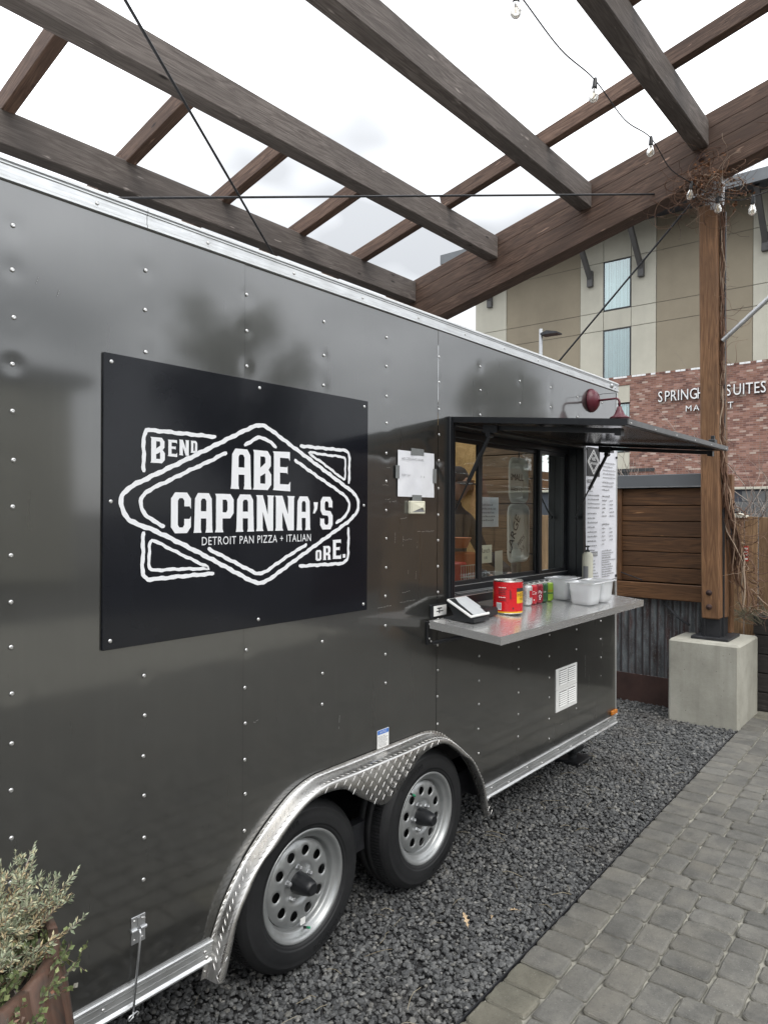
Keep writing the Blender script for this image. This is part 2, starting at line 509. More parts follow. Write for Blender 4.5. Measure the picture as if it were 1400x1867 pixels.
    c = t.mix(t.ramp(t.math('ADD', t.math('MULTIPLY', cr, .5), .5), [(0.55, (0, 0, 0)), (0.9, (0.65,) * 3)]), c, (0.05, 0.030, 0.026))  # dark stripes painted along the grooves for their shade
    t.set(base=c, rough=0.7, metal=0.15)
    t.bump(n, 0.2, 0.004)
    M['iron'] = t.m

    # vegetation
    def leafm(name, stops, rough=0.6, sub=0.0):
        t = NT(name)
        gm = t.n.new('ShaderNodeNewGeometry')
        c = t.ramp(gm.outputs['Random Per Island'], stops)
        t.set(base=c, rough=rough, spec=0.3)
        return t.m
    M['lav_leaf'] = leafm('lav_leaf', [(0.0, (0.15, 0.18, 0.115)), (0.35, (0.29, 0.33, 0.225)), (0.72, (0.42, 0.46, 0.33)), (0.88, (0.52, 0.51, 0.33)), (1.0, (0.60, 0.53, 0.34))])
    M['dry_leaf'] = leafm('dry_leaf', [(0.0, (0.28, 0.20, 0.11)), (0.5, (0.47, 0.37, 0.21)), (1.0, (0.62, 0.52, 0.34))])
    M['herb_leaf'] = leafm('herb_leaf', [(0.0, (0.07, 0.095, 0.045)), (0.45, (0.15, 0.19, 0.08)), (0.75, (0.26, 0.30, 0.13)), (0.9, (0.15, 0.14, 0.13)), (1.0, (0.32, 0.16, 0.10))])
    M['conifer'] = leafm('conifer', [(0.0, (0.06, 0.075, 0.045)), (0.6, (0.12, 0.14, 0.085)), (1.0, (0.21, 0.22, 0.15))])
    M['tree_leaf'] = leafm('tree_leaf', [(0.0, (0.13, 0.14, 0.11)), (1.0, (0.25, 0.25, 0.20))])
    M['bark'] = simple('bark', (0.15, 0.115, 0.085), 0.9, 0, 0.35, 30, 0.3)
    M['vine'] = leafm('vine', [(0.0, (0.06, 0.032, 0.022)), (0.5, (0.135, 0.072, 0.045)), (0.82, (0.22, 0.135, 0.09)), (1.0, (0.42, 0.33, 0.25))], 0.75)
    M['vine_leaf'] = leafm('vine_leaf', [(0.0, (0.08, 0.038, 0.022)), (0.7, (0.20, 0.095, 0.045)), (1.0, (0.32, 0.15, 0.07))], 0.8)
    M['twig'] = leafm('twig', [(0.0, (0.12, 0.09, 0.075)), (0.6, (0.24, 0.20, 0.17)), (1.0, (0.38, 0.33, 0.29))], 0.85)
    M['soil'] = simple('soil', (0.022, 0.017, 0.013), 0.95, 0, 0.4, 30, 0.8, 60, 0.02)
    M['leaf_dead'] = simple('leaf_dead', (0.42, 0.31, 0.19), 0.75, 0, 0.25, 30)
    M['straw'] = leafm('straw', [(0.0, (0.17, 0.14, 0.09)), (1.0, (0.40, 0.35, 0.25))], 0.8)

    # barrel: weathered wood with rusty patches
    t = NT('barrel')
    v = t.coords('Object')
    n = t.noise(t.coords('Object', (1, 1, .55)), 5.5, 6, 0.65, 1.2)
    c = t.ramp(n, [(0.34, (0.030, 0.021, 0.016)), (0.43, (0.085, 0.036, 0.020)), (0.52, (0.050, 0.036, 0.027)), (0.68, (0.17, 0.150, 0.115))])
    gr = t.noise(t.coords('Object', (30, 30, 1.5)), 2, 4)
    c = t.mix(0.25, c, t.ramp(gr, [(0.3, (0.03, 0.02, 0.016)), (0.7, (0.17, 0.12, 0.09))]))
    t.set(base=c, rough=0.7)
    t.bump(gr, 0.3, 0.004)
    M['barrel'] = t.m

    # packaging
    M['can_red'] = simple('can_red', (0.60, 0.012, 0.018), 0.28, 0, 0.04)
    M['can_yellow'] = simple('can_yellow', (0.75, 0.42, 0.02), 0.3, 0, 0.04)
    M['tin'] = simple('tin', (0.60, 0.60, 0.57), 0.25, 0.95, 0.1, 20)
    M['can_silver'] = simple('can_silver', (0.62, 0.62, 0.61), 0.28, 0.5, 0.05)
    M['soda_red'] = simple('soda_red', (0.52, 0.018, 0.03), 0.25, 0.25, 0.05)
    M['soda_maroon'] = simple('soda_maroon', (0.26, 0.010, 0.025), 0.25, 0.25, 0.05)
    M['soda_green'] = simple('soda_green', (0.025, 0.09, 0.035), 0.25, 0.25, 0.05)
    M['soda_lime'] = simple('soda_lime', (0.22, 0.36, 0.03), 0.25, 0.25, 0.05)
    M['screen'] = simple('screen', (0.55, 0.57, 0.58), 0.1, 0, 0.15, 5)
    M['red_print'] = simple('red_print', (0.5, 0.05, 0.04), 0.5)
    M['orange_bin'] = simple('orange_bin', (0.42, 0.12, 0.03), 0.5)
    M['skin_tone'] = simple('skin_tone', (0.42, 0.25, 0.18), 0.5, 0, 0.06, 20)
    M['cloth_dark'] = simple('cloth_dark', (0.030, 0.032, 0.036), 0.9, 0, 0.3, 9, 0.5, 40, 0.01)
    M['cap_black'] = simple('cap_black', (0.012, 0.012, 0.013), 0.9, 0, 0.2, 30)
    M['interior_white'] = simple('interior_white', (0.55, 0.55, 0.52), 0.5, 0, 0.08, 2)
    M['steel_kitchen'] = simple('steel_kitchen', (0.5, 0.5, 0.5), 0.3, 0.9, 0.1, 5)
    M['green_cap'] = simple('green_cap', (0.02, 0.25, 0.12), 0.4)


build_mats()
MT = MATS

# ------------------------------------------------------------------ builders
WM = {}


def link(name, data, parent=None, basis=None):
    o = bpy.data.objects.new(name, data)
    col.objects.link(o)
    o.matrix_basis = basis if basis is not None else Matrix.Identity(4)
    WM[o] = o.matrix_basis.copy()
    if parent is not None:
        o.parent = parent
        o.matrix_parent_inverse = WM[parent].inverted()
    return o


def thing(name, label, cat, loc=(0, 0, 0), group=None):
    o = link(name, None, None, Matrix.Translation(loc))
    o.empty_display_size = 0.1
    o['label'] = label
    o['category'] = cat
    if group:
        o['group'] = group
    return o


def tag(o, label, cat, group=None):
    o['label'] = label
    o['category'] = cat
    if group:
        o['group'] = group
    return o


def struct(o):
    o['kind'] = 'structure'
    return o


def stuff(o):
    o['kind'] = 'stuff'
    return o


class MB:
    def __init__(s):
        s.v, s.f, s.mi, s.sm = [], [], [], []

    def add(s, vs, fs, mi=0, smooth=False):
        b = len(s.v)
        s.v += [tuple(p) for p in vs]
        for f in fs:
            s.f.append([b + i for i in f])
            s.mi.append(mi)
            s.sm.append(smooth)
        return s

    def box(s, lo, hi, mi=0, M=None, ch=0.0):
        (x0, y0, z0), (x1, y1, z1) = lo, hi
        if ch <= 0:
            vs = [(x0, y0, z0), (x1, y0, z0), (x1, y1, z0), (x0, y1, z0), (x0, y0, z1), (x1, y0, z1), (x1, y1, z1), (x0, y1, z1)]
            fs = [(0, 3, 2, 1), (4, 5, 6, 7), (0, 1, 5, 4), (1, 2, 6, 5), (2, 3, 7, 6), (3, 0, 4, 7)]
        else:
            vs, fs = chamfer_box(lo, hi, ch)
        if M is not None:
            vs = [M @ Vector(p) for p in vs]
        return s.add(vs, fs, mi)

    def cyl(s, p0, p1, r0, r1=None, n=12, mi=0, cap=True, smooth=True):
        r1 = r0 if r1 is None else r1
        p0, p1 = Vector(p0), Vector(p1)
        a, b = frame((p1 - p0).normalized())
        vs = []
        for k in range(n):
            t = 2 * math.pi * k / n
            d = a * math.cos(t) + b * math.sin(t)
            vs += [p0 + d * r0, p1 + d * r1]
        fs = [(2 * k, 2 * ((k + 1) % n), 2 * ((k + 1) % n) + 1, 2 * k + 1) for k in range(n)]
        s.add(vs, fs, mi, smooth)
        if cap:
            s.add([vs[2 * k] for k in range(n)][::-1], [tuple(range(n))], mi)
            s.add([vs[2 * k + 1] for k in range(n)], [tuple(range(n))], mi)
        return s

    def lathe(s, prof, c, axis=(0, 0, 1), n=32, mi=0, smooth=True, a0=0, a1=2 * math.pi):
        """prof: list of (radius, height along axis)"""
        ax = Vector(axis).normalized()
        a, b = frame(ax)
        c = Vector(c)
        full = abs(a1 - a0 - 2 * math.pi) < 1e-6
        m = n if full else n + 1
        vs = []
        for k in range(m):
            t = a0 + (a1 - a0) * k / n
            d = a * math.cos(t) + b * math.sin(t)
            for r, h in prof:
                vs.append(c + d * r + ax * h)
        q = len(prof)
        fs = []
        for k in range(n):
            k2 = (k + 1) % m
            for i in range(q - 1):
                fs.append((k * q + i, k2 * q + i, k2 * q + i + 1, k * q + i + 1))
        return s.add(vs, fs, mi, smooth)

    def tube(s, pts, r, n=6, mi=0, smooth=True, taper=None, cap=True):
        pts = [Vector(p) for p in pts]
        if len(pts) < 2:
            return s
        vs = []
        prev = None
        for i, p in enumerate(pts):
            d = (pts[min(i + 1, len(pts) - 1)] - pts[max(i - 1, 0)])
            d = d.normalized() if d.length > 1e-9 else Vector((0, 0, 1))
            if prev is None:
                a, b = frame(d)
            else:
                a = prev - d * prev.dot(d)
                a = a.normalized() if a.length > 1e-6 else frame(d)[0]
                b = d.cross(a)
            prev = a
            rr = r if taper is None else r * (1 + (taper - 1) * i / (len(pts) - 1))
            for k in range(n):
                t = 2 * math.pi * k / n
                vs.append(p + (a * math.cos(t) + b * math.sin(t)) * rr)
        fs = []
        for i in range(len(pts) - 1):
            for k in range(n):
                k2 = (k + 1) % n
                fs.append((i * n + k, i * n + k2, (i + 1) * n + k2, (i + 1) * n + k))
        if cap:
            fs.append(tuple(range(n))[::-1])
            fs.append(tuple((len(pts) - 1) * n + k for k in range(n)))
        return s.add(vs, fs, mi, smooth)

    def extrude(s, poly, fn0, fn1, mi=0):
        """poly: list of 2D points; fn0/fn1 turn a 2D point into the two 3D ends"""
        n = len(poly)
        vs = [fn0(p) for p in poly] + [fn1(p) for p in poly]
        fs = [tuple(range(n))[::-1], tuple(range(n, 2 * n))]
        fs += [(k, (k + 1) % n, n + (k + 1) % n, n + k) for k in range(n)]
        return s.add(vs, fs, mi)

    def mesh(s, name, mats):
        me = bpy.data.meshes.new(name)
        me.from_pydata(s.v, [], s.f)
        for m in (mats if isinstance(mats, (list, tuple)) else [mats]):
            me.materials.append(MT[m] if isinstance(m, str) else m)
        me.polygons.foreach_set('material_index', s.mi)
        me.polygons.foreach_set('use_smooth', s.sm)
        me.update()
        return me

    def build(s, name, mats, parent=None, fix=True):
        me = s.mesh(name, mats)
        if fix:
            bm = bmesh.new()
            bm.from_mesh(me)
            bmesh.ops.recalc_face_normals(bm, faces=bm.faces)
            bm.to_mesh(me)
            bm.free()
        return link(name, me, parent)


def frame(d):
    u = Vector((0, 0, 1)) if abs(d.z) < 0.95 else Vector((1, 0, 0))
    a = d.cross(u).normalized()
    return a, d.cross(a).normalized()


def chamfer_box(lo, hi, c):
    bm = bmesh.new()
    bmesh.ops.create_cube(bm, size=1)
    for v in bm.verts:
        v.co = Vector([(lo[i] + hi[i]) / 2 + v.co[i] * (hi[i] - lo[i]) for i in range(3)])
    bmesh.ops.bevel(bm, geom=bm.edges[:], offset=c, segments=1, affect='EDGES', profile=0.5)
    bm.verts.index_update()
    vs = [v.co.copy() for v in bm.verts]
    fs = [tuple(v.index for v in f.verts) for f in bm.faces]
    bm.free()
    return vs, fs


def bar(name, p0, p1, w, h, m, parent=None, up=(0, 0, 1), ch=0.006, roll=0.0):
    """a squared timber from p0 to p1: own X axis along it, w across, h along 'up'"""
    p0, p1 = Vector(p0), Vector(p1)
    d = p1 - p0
    L = d.length
    x = d.normalized()
    u = Vector(up)
    y = u.cross(x).normalized()
    z = x.cross(y)
    B = Matrix((x, y, z)).transposed().to_4x4()
    B.translation = p0
    B = B @ Matrix.Rotation(roll, 4, 'X')
    mb = MB()
    mb.box((0, -w / 2, -h / 2), (L, w / 2, h / 2), ch=ch)
    me = mb.mesh(name, m)
    return link(name, me, parent, B)


def copy_to(o, basis, parent=None):
    c = o.copy()
    col.objects.link(c)
    c.matrix_basis = basis
    WM[c] = basis.copy()
    if parent is not None:
        c.parent = parent
        c.matrix_parent_inverse = WM[parent].inverted()
    return c


def inst(name, me, basis, parent):
    return link(name, me, parent, basis)


def text_geo(body, size, extr=0.0, align='CENTER', space=1.0, sx=1.0):
    cu = bpy.data.curves.new('txt', 'FONT')
    cu.body = body
    cu.size = size
    cu.extrude = extr
    cu.align_x = align
    cu.space_character = space
    cu.resolution_u = 3
    o = bpy.data.objects.new('txt', cu)
    col.objects.link(o)
    dg = bpy.context.evaluated_depsgraph_get()
    ev = o.evaluated_get(dg)
    me = ev.to_mesh()
    vs = [(v.co.x * sx, v.co.y, v.co.z) for v in me.vertices]
    fs = [tuple(p.vertices) for p in me.polygons]
    ev.to_mesh_clear()
    bpy.data.objects.remove(o)
    bpy.data.curves.remove(cu)
    return vs, fs


def poly_geo(loops, extr):
    """flat letter shapes: outer loops and holes filled by Blender's 2D curve fill"""
    cu = bpy.data.curves.new('poly', 'CURVE')
    cu.dimensions = '2D'
    cu.fill_mode = 'BOTH'
    cu.extrude = extr
    for lp in loops:
        sp = cu.splines.new('POLY')
        sp.points.add(len(lp) - 1)
        for p, q in zip(sp.points, lp):
            p.co = (q[0], q[1], 0, 1)
        sp.use_cyclic_u = True
    o = bpy.data.objects.new('poly', cu)
    col.objects.link(o)
    dg = bpy.context.evaluated_depsgraph_get()
    ev = o.evaluated_get(dg)
    me = ev.to_mesh()
    vs = [tuple(v.co) for v in me.vertices]
    fs = [tuple(p.vertices) for p in me.polygons]
    ev.to_mesh_clear()
    bpy.data.objects.remove(o)
    bpy.data.curves.remove(cu)
    return vs, fs


def catmull(pts, n=8, closed=False):
    P = [Vector(p) for p in pts]
    out = []
    N = len(P)
    for i in range(N if closed else N - 1):
        if closed:
            a, b, c, d = P[(i - 1) % N], P[i], P[(i + 1) % N], P[(i + 2) % N]
        else:
            a, b, c, d = P[max(i - 1, 0)], P[i], P[i + 1], P[min(i + 2, N - 1)]
        for k in range(n):
            t = k / n
            out.append(0.5 * ((2 * b) + (c - a) * t + (2 * a - 5 * b + 4 * c - d) * t * t + (3 * b - a - 3 * c + d) * t ** 3))
    if not closed:
        out.append(P[-1])
    return out


def fast_mesh(name, V, F, m, parent=None, smooth=False):
    """numpy arrays: V (n,3), F (m,k) with equal k"""
    me = bpy.data.meshes.new(name)
    k = F.shape[1]
    me.vertices.add(len(V))
    me.vertices.foreach_set('co', np.ascontiguousarray(V, dtype=np.float32).ravel())
    me.loops.add(F.size)
    me.loops.foreach_set('vertex_index', np.ascontiguousarray(F, dtype=np.int32).ravel())
    me.polygons.add(len(F))
    me.polygons.foreach_set('loop_start', np.arange(0, F.size, k, dtype=np.int32))
    me.polygons.foreach_set('loop_total', np.full(len(F), k, dtype=np.int32))
    me.polygons.foreach_set('use_smooth', np.full(len(F), smooth))
    me.update(calc_edges=True)
    me.materials.append(MT[m])
    return link(name, me, parent)

# ------------------------------------------------------------------ ground
EDGE0, EDGE1 = Vector((2.14, 1.404, 0)), Vector((6.467, 1.508, 0))
ed = (EDGE1 - EDGE0).normalized()          # along the paver edge
en = Vector((ed.y, -ed.x, 0))              # away from the gravel, across the paving


def ept(a, b, z=0.0):
    p = EDGE0 + ed * a + en * b
    return (p.x, p.y, z)


mb = MB()
mb.add([(-250, -250, -.06), (250, -250, -.06), (250, 250, -.06), (-250, 250, -.06)], [(0, 1, 2, 3)])
struct(mb.build('ground', 'asphalt'))
mb = MB()
mb.add([ept(-4.5, -0.0, -.026), ept(5.3, 0.0, -.026), (7.6, 6.5, -.026), (-3, 6.5, -.026)], [(0, 1, 2, 3)])
gravel_bed = struct(mb.build('gravel_bed', 'gravel_base'))
mb = MB()
mb.add([ept(-4.5, 0.004, -.005), ept(5.6, 0.004, -.005), ept(5.6, 9.0, -.005), ept(-4.5, 9.0, -.005)], [(3, 2, 1, 0)])
pavement = struct(mb.build('pavement', 'sand'))


def paver_mesh(u, v, seed, r=0.013):
    """tumbled paver u x v, top at z=0, rounded worn arris"""
    q = random.Random(seed)
    n = 3
    pts = []
    rr = r * q.uniform(0.8, 1.5)
    for cx, cy, a0 in ((u / 2 - rr, v / 2 - rr, 0), (-u / 2 + rr, v / 2 - rr, 90), (-u / 2 + rr, -v / 2 + rr, 180), (u / 2 - rr, -v / 2 + rr, 270)):
        for k in range(n):
            t = R(a0 + 90 * k / (n - 1))
            pts.append((cx + rr * math.cos(t), cy + rr * math.sin(t)))
    full = []
    N = len(pts)
    for i in range(N):
        a, b = pts[i], pts[(i + 1) % N]
        full.append(a)
        if math.dist(a, b) > 0.04:
            for k in (1, 2):
                full.append((a[0] + (b[0] - a[0]) * k / 3, a[1] + (b[1] - a[1]) * k / 3))
    j = [(x + q.uniform(-.0024, .0024), y + q.uniform(-.0024, .0024)) for x, y in full]
    N = len(j)
    m = MB()
    rings = []
    for sc_, z in ((1.0, -.05), (1.0, -.0095), (1 - .0032 / (u / 2), -.0030), (1 - .0085 / (u / 2), 0.0)):
        rings.append([(x * sc_, y * (1 - (1 - sc_) * u / v), z + (q.uniform(-.0009, .0009) if z > -.01 else 0)) for x, y in j])
    vs = [p for ring in rings for p in ring]
    fs = []
    for k in range(3):
        for i in range(N):
            fs.append((k * N + i, k * N + (i + 1) % N, (k + 1) * N + (i + 1) % N, (k + 1) * N + i))
    fs.append(tuple(3 * N + i for i in range(N)))
    m.add(vs, fs, 0, False)
    return m


PV = {}


def paver_variants(u, v, m='paver'):
    key = (round(u, 3), round(v, 3), m)
    if key not in PV:
        PV[key] = [paver_mesh(u - 0.0085, v - 0.0085, hash(key[:2]) % 1000 + s).mesh('paver', m) for s in range(3)]
    return PV[key]


def in_frame(x, y, z=0.0, margin=0.04):
    c, s = math.cos(YAW), math.sin(YAW)
    d = x * c + y * s
    if d < 0.3:
        return False
    u = (x * s - y * c) / d * 1300
    v = (z - 1.83) / d * 1300
    return abs(u) < 700 + 60 and -950 - 60 < v < 950


ang = math.atan2(ed.y, ed.x)
far_pavers = MB()
n_pav = 0


def lay(a, b, u, v, m='paver'):
    """paver centred a along the edge, b across it; u across, v along"""
    global n_pav
    p = ept(a, b, 0.012 + rnd.uniform(-.0025, .0025))
    B = Matrix.Translation(p) @ Matrix.Rotation(ang + rnd.uniform(-.02, .02), 4, 'Z') @ Matrix.Rotation(rnd.uniform(-.014, .014), 4, 'X') @ Matrix.Rotation(rnd.uniform(-.014, .014), 4, 'Y')
    if in_frame(p[0], p[1]) and n_pav < 292:
        n_pav += 1
        inst('paver', rnd.choice(paver_variants(v, u, m)), B, pavement)
    elif p[0] > -1.5 and b < 4.5:
        g = paver_mesh(v - .009, u - .009, rnd.randrange(999))
        far_pavers.add([B @ Vector(q) for q in g.v], g.f, 0, False)


BW, BL = 0.178, 0.1425
k = -28
while k * BL < 5.4:
    lay(k * BL + 0.095, BW / 2, BW, BL, 'paver_tan' if k in (-1, 0, 1, 2) or k > 33 else 'paver')
    k += 1
CELL = 0.0665
NU, NV = 66, 146
grid = [[False] * NU for _ in range(NV)]
q2 = random.Random(5)
for iv in range(NV):
    iu = 0
    while iu < NU:
        if grid[iv][iu]:
            iu += 1
            continue
        g = 0
        while iu + g < NU and not grid[iv][iu + g]:
            g += 1
        if g <= 3:
            w = g
        elif g == 4:
            w = 2
        else:
            w = q2.choice((2, 3))
        if g - w == 1:
            w = 2 if g != 3 else 3
        h = 2 if w == 3 else q2.choice((2, 3, 3))
        if w == 1:
            h = 2
        for dv in range(h):
            for du in range(w):
                if iv + dv < NV:
                    grid[iv + dv][iu + du] = True
        lay(-4.0 + (iv + h / 2) * CELL, BW + 0.004 + (iu + w / 2) * CELL, w * CELL, h * CELL)
        iu += w
o = far_pavers.build('pavers_beyond', 'paver_far', pavement, fix=False)
stuff(o)


def gravel(n, x0, x1, yfun, size, seed, name='gravel'):
    g = np.random.default_rng(seed)
    base = []
    for k in range(10):                      # crushed angular stones: jittered octahedra with chipped caps
        ph = (1 + 5 ** .5) / 2
        ico = np.array([(-1, ph, 0), (1, ph, 0), (-1, -ph, 0), (1, -ph, 0), (0, -1, ph), (0, 1, ph), (0, -1, -ph), (0, 1, -ph), (ph, 0, -1), (ph, 0, 1), (-ph, 0, -1), (-ph, 0, 1)]) / 1.9
        v = ico * g.uniform(0.62, 1.3, (12, 1)) * np.array([1.0, g.uniform(.6, .95), g.uniform(.4, .75)])
        base.append(v)
    base = np.array(base)
    F0 = np.array([(0, 11, 5), (0, 5, 1), (0, 1, 7), (0, 7, 10), (0, 10, 11), (1, 5, 9), (5, 11, 4), (11, 10, 2), (10, 7, 6), (7, 1, 8), (3, 9, 4), (3, 4, 2), (3, 2, 6), (3, 6, 8), (3, 8, 9), (4, 9, 5), (2, 4, 11), (6, 2, 10), (8, 6, 7), (9, 8, 1)])
    x = g.uniform(x0, x1, n)
    t = g.uniform(0, 1, n)
    lo, hi = yfun(x)
    y = lo + (hi - lo) * t
    s = size * np.exp(np.clip(g.normal(0, 0.30, n), -.7, .5)) * 0.5
    z = -0.024 + g.uniform(0, 0.020, n) + 0.006 * np.sin(x * 3.1) * np.sin(y * 4.3 + 1)
    a = g.uniform(0, 2 * np.pi, n)
    b = g.uniform(-.7, .7, n)
    ca, sa, cb, sb = np.cos(a), np.sin(a), np.cos(b), np.sin(b)
    V = base[g.integers(0, 10, n)] * s[:, None, None]
    X = V[:, :, 0]
    Y = V[:, :, 1] * cb[:, None] - V[:, :, 2] * sb[:, None]
    Z = V[:, :, 1] * sb[:, None] + V[:, :, 2] * cb[:, None]
    X, Y = X * ca[:, None] - Y * sa[:, None], X * sa[:, None] + Y * ca[:, None]
    P = np.stack([X + x[:, None], Y + y[:, None], Z + z[:, None]], -1).reshape(-1, 3)
    F = (F0[None] + (np.arange(n) * 12)[:, None, None]).reshape(-1, 3)
    return stuff(fast_mesh(name, P, F, 'gravel'))


def ylim(x):
    lo = 1.404 + (x - 2.14) * (0.104 / 4.327) + 0.012
    return lo, np.full_like(x, 3.05)


gravel(33000, 0.7, 4.4, ylim, 0.0215, 3)
gravel(21000, 4.4, 6.98, ylim, 0.0235, 4)

# thin metal edging between stones and pavers
mb = MB()
mb.box((0, -.0025, -.05), (10, .0025, .004))
eb = link('edging_strip', mb.mesh('edging_strip', 'steel_dark'), None, Matrix.Translation(ept(-4.4, -0.006)) @ Matrix.Rotation(ang, 4, 'Z'))
struct(eb)

# ------------------------------------------------------------------ food trailer
W = 2.045
X0, X1, YB = -0.9, 5.205, 4.36
ZB, ZR0, ZR1, ZT = 0.262, 0.338, 2.732, 2.794
TR = thing('food_trailer', 'charcoal food trailer with black logo board, serving hatch and twin wheels', 'food trailer', (2.2, 3.2, 0))
WX0, WX1, WZ0, WZ1 = 3.03, 4.575, 1.40, 2.268          # serving opening
HUB = [(2.008, 0.333), (2.831, 0.333)]


def fender_lines():
    half_o = [(1.500, .212), (1.524, .29), (1.556, .372), (1.600, .455), (1.665, .540), (1.745, .618), (1.83, .682), (1.92, .735), (2.02, .765), (2.13, .770), (2.28, .770), (2.42, .770)]
    half_i = [(1.553, .212), (1.563, .29), (1.590, .385), (1.630, .462), (1.690, .545), (1.765, .610), (1.86, .668), (1.96, .703), (2.06, .710), (2.17, .688), (2.29, .610), (2.42, .552)]
    mir = lambda L: L + [(4.84 - x, z) for x, z in L[-2::-1]]
    f = lambda L: [(p.x, p.z) for p in catmull([(x, 0, z) for x, z in mir(L)], 8)]
    return f(half_o), f(half_i)


FO, FI = fender_lines()


def arch(x):
    """lower edge of the skin above the wheels, tucked behind the fender flange"""
    if not FO[0][0] + .018 < x < FO[-1][0] - .018:
        return ZB
    return max(ZB, float(np.interp(x, [p[0] + .018 * (1 if p[0] < 2.42 else -1) for p in FO], [p[1] for p in FO])) - .016)


ph = rng.uniform(0, 6.28, 60)
kx = rng.normal(0, 4.2, 60)
kz = rng.normal(0, 3.2, 60)
am = rng.uniform(0.2, 1, 60) / (1 + 0.05 * (kx ** 2 + kz ** 2))


def wave(x, z):
    r = np.zeros_like(x)
    for a, b, c_, d in zip(am, kx, kz, ph):
        r += a * np.sin(b * x + c_ * z + d)
    return r * 0.00055


SEAMS = [X0, 0.467, 1.683, 2.899, 4.116, X1]
RIVX = [0.479, 0.869, 1.279, 1.693, 2.092, 2.499, 2.908, 3.292, 3.727, 4.124, 4.525, 4.93]
riv = []
for i, x in enumerate(RIVX):
    n = 0
    z = 2.608 + (0.012 if i % 2 else -0.004)
    while z > 0.40:
        zz = z + rnd.uniform(-.005, .005)
        xx = x + rnd.uniform(-.003, .003)
        ok = not (1.12 < xx < 2.372 and 1.39 < zz < 2.325)
        ok &= not (WX0 - .07 < xx < WX1 + .07 and WZ0 - .09 < zz < WZ1 + .07)
        ok &= zz > arch(xx) + 0.06
        ok &= not (4.2 < xx < 4.53 and .53 < zz < .85)
        ok &= not (4.58 < xx < 5.2 and 1.32 < zz < 2.27)
        if i in (4, 5) and zz < 1.0:
            ok = False
        if ok:
            riv.append((xx, zz))
        z -= 0.1302
rv = np.array(riv)

m = MB()
m.lathe([(0.0068, 0), (0.0062, 0.0018), (0.0045, 0.0032), (0.0026, 0.0036), (0.0016, 0.0032), (0.0, 0.0032)], (0, 0, 0), (0, -1, 0), 10)
rivet_me = m.mesh('rivet', 'rivet')
for i in range(5):
    a, b = SEAMS[i], SEAMS[i + 1]
    # neighbouring sheets lap: every second sheet sits a millimetre proud
    off = 0.0012 if i % 2 else 0.0
    nx = int((b - a) / 0.0125)
    lap = -.0010
    xs = set(np.linspace(max(a - lap, X0), min(b + lap, X1), nx).round(5))
    for e in (WX0, WX1):
        if a < e < b:
            xs.add(e)
    xs = np.array(sorted(xs))
    zt = np.linspace(0, 1, 196)
    Zg = np.zeros((len(xs), len(zt)))
    for j, x in enumerate(xs):
        lo = arch(x) if abs(x - 2.42) < 0.95 else ZB + 0.02
        Zg[j] = lo + (ZR1 + 0.03 - lo) * zt
    # make the rows meet the window edges exactly in the sheets that carry it
    if b > WX0 and a < WX1:
        for e in (WZ0, WZ1):
            for j in range(len(xs)):
                Zg[j, np.abs(Zg[j] - e).argmin()] = e
    Xg = np.repeat(xs[:, None], len(zt), 1)
    D = wave(Xg, Zg) * (1.35 if i >= 2 else 1.0)
    for (rx, rz) in riv:
        if a - .05 < rx < b + .05:
            d2 = (Xg - rx) ** 2 + (Zg - rz) ** 2
            D -= (0.0006 if rz > 1.9 else 0.0003) * np.exp(-d2 / (2 * 0.02 ** 2))
    V = np.stack([Xg, W - off - D, Zg], -1).reshape(-1, 3)
    nz = len(zt)
    F = []
    for j in range(len(xs) - 1):
        xm = (xs[j] + xs[j + 1]) / 2
        for q in range(nz - 1):
            zm = (Zg[j, q] + Zg[j, q + 1]) / 2
            if WX0 < xm < WX1 and WZ0 < zm < WZ1:
                continue
            F.append((j * nz + q, (j + 1) * nz + q, (j + 1) * nz + q + 1, j * nz + q + 1))
    pan = fast_mesh('wall_panel', V, np.array(F), 'skin', TR, True)
    for (rx, rz) in riv:
        if a <= rx < b:
            inst('rivet', rivet_me, Matrix.Translation((rx, W - off - 0.0006, rz)) @ Matrix.Rotation(rnd.uniform(0, 6), 4, 'Y'), pan)


mb = MB()
qs = random.Random(17)
for (x, z, w, h) in [(2.50, 2.03, .03, .004), (2.47, 1.95, .04, .003), (2.49, 1.885, .035, .003), (2.52, 1.876, .05, .003), (2.60, 1.80, .05, .002), (2.70, 1.735, .16, .002), (2.82, 1.735, .05, .003), (2.56, 1.69, .002, .05), (2.62, 1.67, .002, .05), (2.73, 1.66, .002, .03), (2.62, 1.70, .07, .002), (2.66, 1.52, .002, .05), (2.72, 1.51, .003, .04), (2.60, 1.455, .08, .002), (2.44, 1.40, .10, .003), (2.60, 1.41, .12, .002), (2.19, .92, .004, .06), (1.73, 1.05, .03, .003), (.93, 2.47, .006, .02), (.99, 2.45, .006, .02), (4.66, .70, .002, .2), (4.72, .62, .002, .12), (4.95, .78, .004, .16), (4.28, .46, .05, .002)]:
    n = 5
    for k in range(n):
        if qs.random() < .25:
            continue
        a, b = k / n, (k + .8) / n
        j = qs.uniform(-.002, .002)
        vs_ = [(x + w * a, W - .0032, z + h * a + j), (x + w * b, W - .0032, z + h * b + j)]
        e = (0, 0, .0014) if w > h else (.0014, 0, 0)
        vs_ += [tuple(p + q_ for p, q_ in zip(v_, e)) for v_ in vs_[::-1]]
        mb.add(vs_, [(0, 1, 2, 3)])
stuff(mb.build('scratch', 'scratch', TR, fix=False))


def extrude_x(name, prof, x0, x1, m, parent, mi=None):
    """prof: closed list of (outward, z)"""
    mb = MB()
    mb.extrude(prof, lambda p: (x0, W - p[0], p[1]), lambda p: (x1, W - p[0], p[1]))
    return mb.build(name, m, parent)


